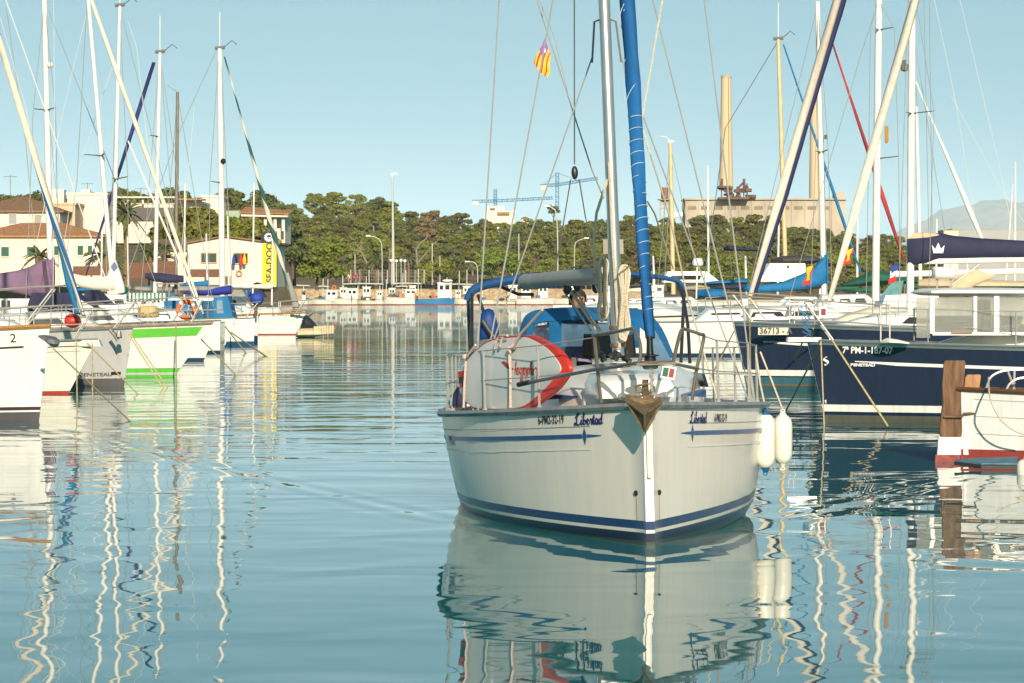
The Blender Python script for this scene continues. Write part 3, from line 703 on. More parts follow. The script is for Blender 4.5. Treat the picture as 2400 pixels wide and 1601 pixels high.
for x in (1546,1556,1567): pbx(wt,x,x+3,468,520,1099,.5,'leg',conc,Ww)
pbx(wt,1546,1570,486,490,1098.7,.4,'brace',conc,Ww); pbx(wt,1547,1569,468,480,1099.6,1.5,'frame_wall',conc,Ww)
crb=M('blue crane paint',(.04,.17,.36),.6,var=.15,sc=.5); crw=M('white crane ballast',(.7,.66,.55),.8,var=.1)
def lattice(mb,a,b,w_,n,r):
    a,b=Vector(a),Vector(b); d=(b-a).normalized(); u=d.cross(Vector((0,1,0))).normalized()*w_/2; v=Vector((0,w_/2,0))
    cs=[u+v,u-v,-u-v,-u+v]
    for c in cs: mb.tube([a+c,b+c],r,4)
    for i in range(n):
        p,q=a.lerp(b,i/n),a.lerp(b,(i+1)/n); s=1 if i%2 else -1
        mb.tube([p+cs[0]*1,q+cs[3]],r*.7,4); mb.tube([p+u*s-v,q-u*s-v],r*.7,4); mb.tube([p+u*s+v,q-u*s+v],r*.7,4)
def crane(label,D,xm,yb,yt,yj,xl,xr,yl,yr_,apex):
    t=thing('tower_crane',label,'crane',Matrix.Translation(P(xm,yb,D))); W=RM[t].inverted(); r=.1*D/1200
    mb=MB(); lattice(mb,W@P(xm,yb,D),W@P(xm,yt,D),1.1,16,r); mb.build('tower',crb,t)
    mb=MB(); lattice(mb,W@P(xm,yj,D),W@P(xr,yr_,D),.9,22,r); mb.build('jib',crb,t)
    mb=MB(); lattice(mb,W@P(xm,yj,D),W@P(xl,yl,D),.9,8,r); mb.build('counter_jib',crb,t)
    mb=MB(); mb.box(W@P(xl+9,yl+4,D),(2.4,1.4,1.5)); mb.build('ballast',crw,t)
    if apex:
        for k in range(1):
            mb=MB(); tp=W@P(xm,yt,D); mb.tube([W@P(xl+6,yl,D),tp],.07,4); mb.tube([tp,W@P(xm+(xr-xm)*.55,yj+(yr_-yj)*.55,D)],.07,4); mb.build('tie_bar',crb,t)
crane('blue tower crane with its long jib level, left of the front yacht mast',1250,1161,500,443,471,1106,1296,472,464,False)
crane('taller blue tower crane with a raised jib reaching behind the front yacht mast',1180,1306,500,405,433,1266,1401,436,418,True)
t=house('hilltop_building','stepped white building on the skyline below the level blue crane',1136,1205,540,497,1050,10,wallw,'flat',cat='building')
W=RM[t].inverted(); pbx(t,1142,1182,483,498,1052,7,'upper_storey',wallw,W); pbx(t,1166,1194,497,503,1049,1,'tiled_canopy',rooft,W); pbx(t,1200,1209,493,500,1050.5,4,'stair_box',wallw,W); pbx(t,1148,1160,488,493,1051.8,.3,'window_band',dark,W)
house('roof_house','small house with an orange roof peeking above the trees',1224,1238,530,512,1040,6,wallw,'hip',507,rooft)
house('grey_warehouse','long pale grey flat warehouse on the right horizon',2232,2480,690,538,900,30,M('pale grey cladding',(.36,.36,.34),.7,var=.08,sc=.2),'flat',cat='warehouse')
house('yellow_roof_hut','small white hut with yellow roof edge at the left end of the warehouse',2212,2246,690,541,880,8,wallw,'flat',roofm=M('yellow fascia',(.7,.42,.06),.7,var=.1),cat='hut')
# lamps, signs and fence on the far quay
polem=M('painted lamp pole',(.5,.48,.42),.5,var=.1); lampw=M('white lamp globe',(.82,.82,.78),.2,var=.05)
def lamp(pts,D,head,label,r=.11,group=None):
    t=thing('street_lamp',label,'street lamp',Matrix.Translation(P(*pts[0],D)),group); W=RM[t].inverted()
    tubes('pole',polem,t,[smoothpath([W@P(x,y,D) for x,y in pts],4)],r,7)
    mb=MB(); c=W@P(*head,D); mb.slab([(0,0,0)],D,1) if 0 else mb.box(c,(1.1,.4,.25)); mb.build('lamp_head',lampw,t); return t
lamp([(896,664),(895,583),(891,565),(880,556),(864,553)],779,(863,553),'curved street lamp left of the floodlight mast')
lamp([(1307,668),(1307,560),(1303,500),(1296,489),(1286,483)],700,(1284,483),'tall curved street lamp just left of the front yacht mast',.13)
lamp([(1346,664),(1347,580),(1353,566),(1364,561),(1374,558)],779,(1375,558),'short curved street lamp beside the front yacht boom')
lamp([(1120,662),(1118,625),(1110,615),(1096,613)],779,(1095,613),'small curved lamp right of the floodlight mast by the bright umbrella pine')
t=thing('floodlight_mast','very tall pale floodlight mast rising above the pines','street lamp',Matrix.Translation(P(922,668,781))); W=RM[t].inverted()
mb=MB(); mb.tube([W@P(922,668,781),W@P(920,407,781)],[.42,.16],10); mb.build('pole',polem,t)
mb=MB(); mb.box(W@P(925,407,781),(1.2,.5,.35)); mb.box(W@P(919,410,781),(.5,.5,.7)); mb.build('lamp_head',lampw,t)
g=None
for k,x in enumerate((917,929,940,949)):
    lb=('leftmost of four','second of four','third of four','rightmost of four')[k]+' white globe lamps on the far quay'
    if g is None:
        g=thing('globe_lamp',lb,'street lamp',Matrix.Translation(P(x,668,780)),'globe lamps on the far quay')
        mb=MB(); mb.tube([(0,0,0),(0,0,5.5)],[.11,.08],7); mb.build('pole',polem,g)
        mb=MB(); mb.ball((0,0,5.85),.4,12,8); mb.build('globe',lampw,g)
    else: dup(g,Matrix.Translation(P(x,668+k%2,780)),lb)
for x,y0,lb in ((1013,570,'thin bare pole right of the bare forked tree'),(1031,600,'thin pole behind the blue boat cabin'),(1216,548,'thin pale pole above the umbrella pine'),(832,596,'thin sign pole at the left end of the quay fence'),(661,520,'pale pole right of the yellow banner')):
    mb=MB(); mb.tube([P(x,668,786),P(x,y0,786)],.12,6); solo(mb,'pole',polem,lb,'pole')
fn=thing('mesh_fence','tall wire mesh fence behind the far fishing boats','fence',Matrix.Translation(P(900,664,784))); W=RM[fn].inverted()
mm=MB()
for k in range(46):
    x=820+k*3.9; mm.tube([W@P(x,664,784),W@P(x,632,784)],.03,4)
for y in (633,640,648,656): mm.tube([W@P(820,y,784),W@P(998,y,784)],.03,4)
mm.build('wire_mesh',M('fence wire',(.36,.31,.24),.7,var=.2),fn)
for k in range(9):
    mb=MB(); mb.box(W@P(822+k*21.5,649,784.1),(.16,.16,3.3)); mb.build('fence_post',polem,fn,smooth=0)
for x,y,lb in ((817,647,'red bordered warning triangle at the left end of the quay fence'),(834,646,'blue and red road sign next to the warning triangle')):
    t=thing('road_sign',lb,'sign',Matrix.Translation(P(x,666,783))); W=RM[t].inverted(); c=W@P(x,y,783)
    mb=MB(); mb.tube([(0,0,0),c],.05); mb.build('post',polem,t)
    mb=MB(); mb.prism([c+Vector(p) for p in ((-.75,-.08,-.6),(.75,-.08,-.6),(0,-.08,.75))],(0,.05,0)); mb.build('plate',redm,t,smooth=0)
    mb=MB(); mb.prism([c+Vector(p) for p in ((-.42,-.1,-.42),(.42,-.1,-.42),(0,-.1,.42))],(0,.018,0)); mb.build('sign_face',whm if x<820 else fbl,t,smooth=0)
# ================================================================ the white yacht in front
PSI,ROLL=R(2.8),R(1.6)
BX,BY=1.265,29.7
MM=Matrix.Translation((BX,BY,0))@Matrix.Rotation(R(-90)+PSI,4,'Z')@Matrix.Rotation(ROLL,4,'X')
MI=MM.inverted()
def B(px,py,s): return MI@P(px,py,BY+s*math.cos(PSI))      # a point of the boat at s metres behind the stem, boat coordinates
yb=thing('sailing_yacht','white yacht coming head-on in the middle, blue furled sail and blue waterline stripes','sailing yacht',MM)
HM=Hull(9.8,3.46,1.3,1.0,.04,stem=.04,ex=.55,stern=.8,wl=.865,pd=1.75,pw=1.85)
mainhull=bands('main hull paint',[(-1,(.045,.045,.03)),(.02,(.003,.006,.035)),(.1,(.72,.67,.57)),(.13,(.006,.035,.125)),(.215,(.84,.765,.655))],.28,.08,coat=.2)
HM.build(mainhull,yb)
HM.deck(deckm,yb)
HM.rail(M('grey rubbing strake',(.3,.3,.3),.5,var=.3,sc=8,metal=.2),yb,r=.036,zo=-.02,name='toe_rail',out=.015)
strm=M('blue stripe tape',(.018,.08,.24),.3,var=.1)
def wedge(a): return lambda u: a
HM.strip(strm,yb,-.26,-.30,.105,.9,'stripe',rel=True)
HM.strip(strm,yb,lambda u:-.28+.016-.012*(1-u),lambda u:-.28-.014+.012*(1-u),.072,.096,'stripe',rel=True)
HM.strip(strm,yb,lambda u:-.28+.085*(1-abs(2*u-1)),lambda u:-.28-.085*(1-abs(2*u-1)),.0965,.1045,'stripe',rel=True,n=8)
HM.strip(M('pale stripe tape',(.85,.83,.78),.3,var=.05),yb,-.40,-.412,.09,.95,'pinstripe',rel=True)
HM.strip(M('grey styling groove',(.3,.29,.27),.5,var=.1),yb,-.185,-.191,.09,.95,'groove',rel=True)
# lettering on both bows: u metres along the side from the stem, measured aft
def onhull(sd,z0,t0,off=.006,kx=1.):
    """returns fn(x,y): x metres forward->aft reading direction handled by sign, y up, on the hull side"""
    dirn=-1 if sd<0 else 1     # starboard reads stern->bow in the picture (left to right), port reads bow->stern
    def fn(x,y,k=0):
        t=t0+dirn*x*kx/HM.L*K_T
        z=HM.sheer(t)+z0+y
        return HM.pt(t,z,sd)+HM.nrm(t,z,sd)*(off+k)
    return fn
K_T=.80
ink=M('navy lettering',(.012,.016,.12),.5,var=.05); inkb=M('black lettering',(.012,.012,.014),.5,var=.05)
mb=MB(); script(mb,'Libertad',.05,onhull(-1,-.17,.116,kx=1.8),.016); mb.build('name_lettering',ink,yb,smooth=0)
mb=MB(); script(mb,'Libertad',.05,onhull(1,-.185,.095,kx=1.65),.016); mb.build('name_lettering',ink,yb,smooth=0)
mb=MB(); text(mb,'6-PM2-32-19',.078,onhull(-1,-.15,.188),1.08,.002); mb.build('registration_number',inkb,yb,smooth=0)
mb=MB(); text(mb,'6-PM2-32-19',.078,onhull(1,-.18,.162),.86,.002); mb.build('registration_number',inkb,yb,smooth=0)
# hull fittings
for sd in (1,-1):
    mb=MB(); t=.02; p=HM.pt(t,.47,sd); n=HM.nrm(t,.47,sd); ax=n.to_track_quat('Z','Y').to_matrix()
    mb.lathe(p,[(.024,-.01),(.026,.012),(.016,.02),(.012,.004)],10,ax); mb.build('drain_outlet',black,yb)
    rust=M('rust stain',(.5,.36,.2),.6,var=.3,sc=20)
    mb=MB(); mb.loft([[HM.pt(t+w_,z,sd)+n*.004 for w_ in (-.0007,.0007)] for z in (.45,.36,.28,.22)],closed=False,cap=False); mb.build('rust_stain',rust,yb)
mb=MB()
for z in (.62,):
    t=.5; f=HM.sheer(t); 
    q=[HM.pt(t+a,f+b,-1)+Vector((0,-.01,0)) for a,b in ((-.012,-.26),(.012,-.26),(.012,-.36),(-.012,-.36))]
    mb.prism(q,(0,-.012,0))
mb.build('hull_port',glassd,yb)
# stem fitting and bow roller
mb=MB(); mb.box((.06,0,.93),(.02,.035,.62)); mb.build('stem_plate',M('galvanised steel',(.42,.4,.37),.45,metal=.6,var=.3,sc=12),yb)
mb=MB()
for y in (-.055,.055): mb.prism([(.16,y-.006,1.27),(.16,y-.006,1.36),(-.35,y-.006,1.4),(-.35,y-.006,1.3)],(0,.012,0))
mb.box((-.1,0,1.29),(.5,.1,.02)); mb.build('bow_roller',steel,yb)
# bow cleats and fairlead rollers
for sd in (1,-1):
    mb=MB(); c=HM.pt(.03,1.3,sd)+Vector((0,-sd*.02,.02))
    mb.tube([c+Vector((.08,-sd*.03,.02)),c+Vector((-.09,sd*.04,.03))],[.03,.034],8); mb.ball(c+Vector((-.12,sd*.06,.03)),.036); mb.build('fairlead',steel,yb)
    mb=MB(); c=HM.pt(.13,HM.sheer(.13),sd)+Vector((0,-sd*.16,.05))
    mb.tube([c+Vector((.11,0,0)),c+Vector((.05,0,.02)),c+Vector((-.05,0,.02)),c+Vector((-.11,0,0))],.012,6)
    mb.box(c+Vector((0,0,-.02)),(.06,.03,.05)); mb.build('cleat',steel,yb)
# coachroof, locker lid, hatch
HM.cabin(gel,yb,1.55,6.4,.42,.98,.44,front=1.9,win=False)
mb=MB(); secs=[]
for i in range(7):
    u=i/6; x=-(1.15+.75*u); w=.36+.07*u; z=1.31+.03*u; h=.2*(1 if 0<i<6 else .75)
    secs.append([Vector((x,w*a,z+h*b)) for a,b in ((-1,0),(-1,.7),(-.93,1),(0,1.1),(.93,1),(1,.7),(1,0))])
mb.loft(secs); mb.build('locker_lid',gel,yb)
for sd in (-1,1):
    e_=(1284,1358) if sd<0 else (1655,1604)
    q=[B(e_[0],937 if sd<0 else 931,2.5),B(e_[1],931 if sd<0 else 928,2.15),B(e_[1],929 if sd<0 else 926,2.15),B(e_[0],924 if sd<0 else 913,2.5)]
    mb=MB(); mb.prism(q,(-.3,0,0)); mb.build('cabin_stripe',strm,yb)
    mb=MB(); q=[Vector((-4.1,sd*.985,1.3)),Vector((-5.9,sd*1.0,1.27)),Vector((-5.8,sd*.98,1.42)),Vector((-4.3,sd*.97,1.43))]
    mb.prism(q,(0,sd*.03,0)); mb.build('cabin_window',glassd,yb)
# open tinted hatch lid standing behind the mast
a,b=B(1364,838,4.15),B(1490,836,4.15); c,d=B(1484,783,4.4),B(1370,786,4.4)
mb=MB(); mb.prism([a,b,c,d],(-.03,0,.0)); hl=mb.build('hatch_lid',M('tinted acrylic',(.035,.025,.015),.08,var=.2,spec=.8,coat=.5),yb)
tubes('frame',black,hl,[[a,b,c,d,a]],.016)
mb=MB(); mb.box(B(1345,848,4.0),(.03,.05,.09)); mb.build('cabin_vent',black,yb)
for px,py in ((1415,846),(1462,846)):
    mb=MB(); mb.ball(B(px,py-10,4.2),.05,8,5,(1,.8,.6)); mb.build('dorade_vent',steel,yb)
# mast
mbase=B(1449,832,3.62); mtop_img=B(1418,0,3.62)
mdir=(mtop_img-mbase).normalized(); mdir=Vector((-.03,mdir.y,mdir.z)).normalized()
MH=10.6
def mp(h): return mbase+mdir*h
mast=along(mbase,mp(MH),[.062,.06,.056,.05],'mast',alum,yb,14,world=False)
mb=MB()
for h in (.1,.28,):
    mb.lathe(mp(h),[(.08,-.02),(.085,0),(.08,.02)],12)
mb.build('mast_collar',M('bronze fitting',(.2,.14,.1),.5,metal=.5,var=.3),yb)
for sd in (1,-1):
    mb=MB(); mb.tube([mp(5.9),mp(5.85)+Vector((-.12,sd*.85,.05))],[.025,.016],8,flat=.6); mb.build('spreader',alum,yb)
    mb=MB(); mb.tube([mp(3.42)+Vector((0,sd*.05,.02)),mp(3.42)+Vector((0,sd*.11,0)),mp(3.0)+Vector((0,sd*.15,0))],.012,6); mb.build('shroud_tang',wired,yb)
# winches and blocks at the mast foot
for k,(px,py,s) in enumerate(((1428,828,3.4),(1440,836,3.3),(1470,832,3.4),(1417,838,3.5),(1478,840,3.6))):
    mb=MB(); c=B(px,py,s); mb.lathe(c+Vector((0,0,-.04)),[(.03,0),(.035,.03),(.022,.05),(.034,.09),(.02,.1)],9,Matrix.Rotation(.5*(k-2),3,'X')); mb.build('deck_block',M('dark fitting',(.05,.05,.05),.35,metal=.5,var=.3),yb)
# boom with furled mainsail track
ba,bb=B(1408,646,3.7),B(1232,661,6.95)
bo=along(ba,bb,[.088,.088],'boom',M('anodised grey aluminium',(.36,.33,.29),.45,metal=.1,var=.12,sc=3),yb,16,world=False)
d=(bb-ba).normalized()
mb=MB(); mb.tube([bb-d*.01,bb+d*.03],[.092,.085],16); mb.build('boom_end',M('dark casting',(.1,.1,.1),.5,metal=.4,var=.2),yb)
up=Vector((0,0,1))
mb=MB(); sdv=d.cross(up).normalized()
if sdv.x<0: sdv=-sdv
c=ba.lerp(bb,.72)
tubes('boom_line',rope,yb,[[B(1392,611,4.2),B(1330,632,5.2),B(1240,655,6.8)]],.008)
tubes('boom_vang',alum,yb,[[B(1399,668,4.0),B(1425,735,3.75),B(1440,822,3.65)]],.02,8)
tubes('mainsheet',rope,yb,[[B(1330,672,5.1),B(1395,770,4.3)],[B(1345,672,5.1),B(1403,778,4.3)],[B(1320,680,5.2),B(1385,775,4.4)],[B(1345,690,5.0),B(1409,775,4.2)]],.011,5)
for px,py in ((1330,676),(1352,668),(1396,672)):
    mb=MB(); mb.ball(B(px,py,5),.06,8,6,(.5,.7,1.2)); mb.build('sheet_block',black,yb)
tubes('mast_line',rope,yb,[[B(1424,420,3.6),B(1398,500,3.6),B(1392,560,3.6),B(1394,640,3.6)],[B(1428,380,3.55),B(1436,560,3.5),B(1452,815,3.5)]],.016,5)
mb=MB(); 
for px,py in ((1419,578),(1455,578)): mb.box(B(px,py,3.66),(.05,.05,.15))
mb.build('mast_fitting',M('grey fitting',(.2,.19,.16),.5,metal=.3),yb)
# forestay with the blue furled headsail
fb_=B(1524,792,.3); ft=B(1468,0,1.52); fdv=(ft-fb_)
sail=bpy.data.objects
fs_m=twist('blue acrylic sail strip',(.002,.125,.36),(.0015,.105,.31),1.7,.5)
top=fb_+fdv*2.0
fsail=along(fb_,top,[.045,.056,.06,.066,.07,.072,.072,.07,.066,.06,.055,.05],'furled_headsail',fs_m,yb,16,wob=.12,world=False)
# sheet wraps: thin cords wound round the sail
mb=MB(); Ls=fdv.length*2
for k,(h,pit,ph) in enumerate([(.25+.13*i,.05,i*.9) for i in range(16)]+[(2.35,.5,0),(2.5,.3,2),(3.0,.55,4),(3.3,.6,1),(3.7,.7,2.5),(3.9,.4,5)]):
    pts=[]
    for i in range(13):
        a=ph+i/12*math.pi*1.6; z=h+pit*i/12; u=min(z/Ls*12,11); rr=.05+.022*min(1,u/5)+.004
        pts.append((rr*math.cos(a),rr*math.sin(a),z))
    mb.tube(pts,.0035,4)
mb.build('sheet_wrap',M('pale cord',(.5,.6,.66),.8,var=.2),fsail)
mb=MB(); mb.lathe(B(1524,845,.22),[(.02,-.06),(.1,-.05),(.1,-.035),(.055,-.03),(.055,.03),(.085,.04),(.085,.05),(.035,.06),(.03,.15),(.03,.22)],16); mb.build('furler_drum',M('furler dark alloy',(.03,.03,.032),.3,metal=.5,var=.2),yb)
mb=MB(); mb.lathe(B(1524,858,.2),[(.05,-.03),(.07,-.02),(.07,.02),(.05,.03)],14); mb.build('furling_line',rope,yb)
mb=MB()
for i in range(7): mb.lathe(B(1529-(i%2)*3,872+i*9,.15),[(.012,-.02),(.02,-.01),(.02,.01),(.012,.02)],6)
mb.tube([B(1528,900,.12),B(1532,935,.1)],.022,6); mb.build('stay_chain',steel,yb)
tubes('forestay',wire,yb,[[B(1524,850,.2),fb_],[top,mp(MH)]],.006)
# pulpit
def pb(px,py,s): return B(px,py,s)
ptm=M('polished pulpit steel',(.2,.165,.13),.22,metal=.5,var=.2)
tubes('pulpit',ptm,yb,[[pb(1409,944,.95),pb(1400,860,.95),pb(1393,792,.95),pb(1396,786,.93),pb(1440,779,.6),pb(1478,771,.25),pb(1488,774,.2),pb(1500,805,.12),pb(1501,838,.1),pb(1496,851,.1)],
 [pb(1395,867,.95),pb(1440,860,.6),pb(1497,851,.1),pb(1577,850,.1)],[pb(1577,852,.1),pb(1605,858,.5),pb(1636,864,.95)],
 [pb(1577,852,.1),pb(1582,830,.12),pb(1593,785,.2),pb(1600,772,.25),pb(1610,773,.35),pb(1640,783,.85),pb(1650,789,.95),pb(1641,830,.95),pb(1632,870,.95),pb(1622,938,.95)]],.017,8,k=4)
mb=MB(); mb.box(pb(1537,853,.08),(.05,.36,.022)); mb.build('pulpit_seat',M('weathered teak',(.2,.15,.11),.6,var=.3,sc=6),yb)
# two-colour bow light
c=pb(1566,873,.12); rt=Matrix.Rotation(R(-12),3,'X')
mb=MB(); mb.box(c,(.06,.13,.115),rt); nl=mb.build('bow_light',gel,yb)
mb=MB(); mb.box(c+rt@Vector((.031,-.028,.0)),(.012,.05,.08),rt); mb.build('lens',M('green lens',(.02,.1,.08),.1,var=.1),nl)
mb=MB(); mb.box(c+rt@Vector((.031,.028,.0)),(.012,.045,.08),rt); mb.build('lens',M('red lens',(.3,.03,.05),.1,var=.1),nl)
# stanchions and lifelines
def stp(s,sd,h=0):
    t=s/HM.L; f=HM.sheer(t); p=HM.pt(t,f,sd); return Vector((p.x,p.y-sd*.07,f+h))
STS=[1.95,3.35,5.2,6.9,8.2,8.75]
for sd in (1,-1):
    for s in STS:
        mb=MB(); mb.tube([stp(s,sd,-.02),stp(s,sd,.62)],[.0145,.0125],7); mb.lathe(stp(s,sd,-.02),[(.03,0),(.02,.05)],8); mb.build('stanchion',steel,yb)
    e=pb(1394,791,.95) if sd<0 else pb(1650,788,.95); e2=pb(1395,867,.95) if sd<0 else pb(1636,864,.95)
    tubes('lifeline',wire,yb,[[e]+[stp(s,sd,.61) for s in STS],[e2]+[stp(s,sd,.31) for s in STS]],.006,5)
    # shrouds
    sp_=mp(5.85)+Vector((-.12,sd*.85,.05)); ch=stp(3.75,sd,0)
    tubes('shroud',wire,yb,[[ch,sp_,mp(10.2)],[stp(3.6,sd,0),mp(5.8)+Vector((0,sd*.05,0))]],.0085,5)
    tubes('lower_shroud',wire,yb,[[stp(4.4,sd,0)+Vector((0,-sd*.1,0)),mp(3.05)+Vector((0,sd*.15,0))]],.008,5)
    mb=MB(); mb.tube([ch,ch.lerp(sp_,.05)],.014,6); mb.build('turnbuckle',steel,yb)
# backstay bridle with its block
bk=B(1347,405,8.6); 
mb=MB(); mb.ball(bk,.055,10,8,(.5,.75,1.45)); bl=mb.build('bridle_block',black,yb)
tubes('backstay',wired,yb,[[bk+Vector((0,0,.1)),B(1346,0,7.6),B(1400,-900,3.9)]],.009)
tubes('bridle',wired,yb,[[bk+Vector((0,-.05,-.08)),B(1322,515,9.0),B(1300,640,9.5)],[bk+Vector((0,.05,-.08)),B(1372,508,9.0),B(1400,640,9.5)]],.008)
# running lines aloft
tubes('halyard',wire,yb,[[B(1258,0,5.5),B(1388,400,4.4),B(1415,465,3.7)]],.0085)
tubes('halyard',rope,yb,[[B(1563,-60,2.6),B(1502,293,2.2),B(1524,360,2.),B(1570,510,2.4),B(1612,700,3.2),B(1680,930,3.4)],[B(1516,470,1.4),B(1534,500,2.1),B(1578,630,3)]],.009)
tubes('halyard',wire,yb,[[B(1258,-15,5.6),B(1300,90,5.3),B(1330,215,5.0)]],.005)
# bimini arch folded at the stern
ss=7.9
biml=[B(1096,705,ss),B(1101,692,ss),B(1112,678,ss),B(1150,665,ss),B(1195,657,ss),B(1240,650,ss),B(1320,642,ss),B(1400,638,ss),B(1455,640,ss),B(1515,646,ss),B(1575,655,ss),B(1595,664,ss),B(1604,680,ss)]
mb=MB(); mb.tube(smoothpath(biml,4),[.05+.018*(1 if i<22 else .0) -.012*(i>24) for i in range(len(smoothpath(biml,4)))],10,flat=.75); mb.build('folded_bimini',M('bimini blue canvas',(.008,.075,.22),.8,var=.35,sc=5,bump=.5,bsc=9),yb)
for q_ in ([[B(1097,700,ss),B(1099,760,ss),B(1103,840,ss)],[B(1106,690,ss-.2),B(1106,760,ss-.6),B(1107,840,ss-.9)],[B(1604,680,ss),B(1600,760,ss),B(1596,850,ss)],[B(1586,660,ss),B(1602,700,ss-.3),B(1612,760,ss-.6),B(1617,850,ss-.9)],[B(1120,690,ss),B(1135,735,ss)],[B(1165,668,ss+.2),B(1215,690,ss+.4),B(1250,690,ss+.3)]]): tubes('bimini_tube',M('dark frame steel',(.06,.06,.06),.3,metal=.6,var=.2),yb,[q_],.02,8)
# sprayhood
shd=6.1
def arch(pts,s,k=3): return smoothpath([B(x,y,s) for x,y in pts],k)
A1=[(1213,800),(1222,758),(1240,733),(1290,722),(1385,720),(1480,722),(1520,735),(1552,770),(1578,830)]
A2=[(1222,806),(1232,780),(1256,758),(1300,752),(1385,750),(1468,752),(1500,765),(1540,805),(1566,842)]
mb=MB(); o1=arch(A1,7.3); o2=arch([(x,y+2) for x,y in A1],6.1); o3=arch(A2,5.75)
mb.loft([o1,o2,o3],closed=False,cap=False)
mb.loft([[p+Vector((0,0,-.012)) for p in q] for q in (o3,o2,o1)],closed=False,cap=False); sh=mb.build('sprayhood',M('sprayhood blue canvas',(.006,.15,.36),.75,var=.2,sc=3,bump=.3,bsc=5),yb)
clr=M('clear vinyl window',(.25,.27,.36),.08,var=.1,trans=.75)
def quad(lst,s0,s1,nm,mat,par,th=-.015):
    q=[B(x,y,s) for (x,y),s in zip(lst,[s0,s0,s1,s1])]; mb=MB(); mb.prism(q,(th,0,0)); return mb.build(nm,mat,par)
A3=[(1226,818),(1262,818),(1302,818),(1385,816),(1466,818),(1504,822),(1540,842),(1566,868)]
quad([(1234,812),(1287,812),(1287,760),(1256,764)],5.2,5.7,'window',clr,sh)
quad([(1316,812),(1440,812),(1440,756),(1316,757)],5.2,5.7,'window',clr,sh)
quad([(1526,845),(1578,852),(1536,775),(1530,768)],4.3,5.6,'window',clr,sh)
for a_,b_,c_,d_ in (((1222,812),(1236,812),(1258,764),(1240,760)),((1287,814),(1316,814),(1316,752),(1287,754)),((1440,814),(1500,816),(1500,758),(1440,752))):
    mb=MB(); mb.prism([B(*a_,5.17),B(*b_,5.17),B(*c_,5.72),B(*d_,5.72)],(-.02,0,0)); mb.build('hood_panel',bluec,sh)
# rope coils hang on the mast, the board leans on the guardrail, fenders hang outside
def coil(name,px,y0,y1,s,wpx,label,group=None,loose=6):
    mb=MB(); rr=random.Random(px)
    for k in range(9):
        w=wpx*(.35+.65*rr.random()); off=rr.uniform(-.3,.3)*wpx*.4; l=y1-rr.random()*(y1-y0)*.16
        t=y0+rr.random()*8; ds=rr.uniform(-.06,.06)
        mid=y0+(y1-y0)*.45
        pts=[B(px+off-w*.45,t+14,s+ds),B(px+off-w*.1,t,s+ds),B(px+off+w*.4,t+12,s+ds),B(px+w*.22+off*.3,mid,s-.07+ds),B(px+off+w*.42,l-18,s+ds),B(px+off,l,s+ds),B(px+off-w*.42,l-16,s+ds),B(px-w*.22+off*.3,mid,s-.07+ds),B(px+off-w*.45,t+14,s+ds)]
        mb.tube([MM@p for p in smoothpath(pts,4)],.0115,5)
    for k in range(6):
        yy=y0+(y1-y0)*(.36+.03*k); pts=[]
        for i in range(9):
            a=i/8*2*math.pi; c=B(px+wpx*.36*math.cos(a),yy+2*math.sin(a),s); c.x+=.075*math.sin(a); pts.append(MM@c)
        mb.tube(pts,.012,5)
    return solo(mb,name,rope,label,'rope',group)
coil('rope_coil',1413,604,760,3.35,30,'cream rope coil hanging on the boom side of the bare mast')
coil('rope_coil',1463,622,800,3.4,28,'long cream rope coil hanging between the mast and the blue furled sail')
# anchor
an=thing('anchor','rusty plough anchor hung over the bow roller of the white yacht','anchor',MM@Matrix.Translation((0,0,0)))
rusty=M('rusty galvanised iron',(.2,.135,.07),.6,metal=.3,var=.5,sc=14,bump=.3)
mb=MB()
L1,R1,TT,CT=B(1468,940,-.28),B(1551,944,-.28),B(1511,1012,-.42),B(1511,942,-.12)
cv=B(1511,972,-.55)
back=Vector((-.22,0,0))
mb.add([L1,R1,TT,cv,L1+back*.6+Vector((0,0,.05)),R1+back*.6+Vector((0,0,.05)),CT],[(0,3,2),(3,1,2),(0,4,6),(0,6,3),(6,1,3),(6,5,1),(0,2,4),(2,1,5),(4,2,5),(4,5,6)])
mb.build('fluke',rusty,an,smooth=0)
tubes('anchor_rim',rusty,an,[[L1,cv,TT],[cv,R1],[L1,TT],[R1,TT]],.012)
mb=MB(); mb.prism([B(1503,940,-.15),B(1521,940,-.15),B(1519,895,.35),B(1505,895,.35)],(.03,0,.02)); mb.build('shank',rusty,an,smooth=0)
tubes('shackle',rusty,an,[[B(1491,905,.1),B(1491,918,.1),B(1508,921,.1)],[B(1533,905,.1),B(1533,918,.1),B(1520,921,.1)],[B(1488,905,.1),B(1520,899,.12)]],.012)
# the board
def bs(px): return 1.62+(1333-px)/258*2.35
OUT=[(1075,895),(1076,916),(1088,940),(1112,959),(1161,963),(1228,960),(1258,948),(1298,918),(1322,889),(1333,864),(1322,838),(1297,812),(1256,790),(1228,785),(1174,790),(1139,800),(1107,826),(1092,841),(1080,860)]
bd_=thing('windsurf_board','upturned white windsurf board with a red rim lashed to the yacht guardrail','surfboard',MM)
o_=smoothpath([B(x,y,bs(x)) for x,y in OUT]+[B(*OUT[0],bs(OUT[0][0]))],4)[:-1]
cen=sum(o_,Vector())/len(o_); nb=(o_[20]-cen).cross(o_[5]-cen).normalized()
if nb.x<0: nb=-nb
mb=MB(); secs=[]
for k,w in ((.95,-.075),(1,-.05),(1,-.02),(.985,0)): secs.append([cen+(p-cen)*k+nb*w for p in o_])
mb.loft(secs); mb.build('board_rail',M('red board rim',(.56,.035,.02),.4,var=.1),bd_,smooth=60)
IN=[(1079,895),(1080,914),(1092,938),(1114,955),(1161,958),(1218,955),(1244,942),(1278,912),(1300,887),(1316,866),(1306,842),(1282,816),(1250,797),(1226,790),(1174,795),(1141,805),(1110,830),(1096,843),(1084,860)]
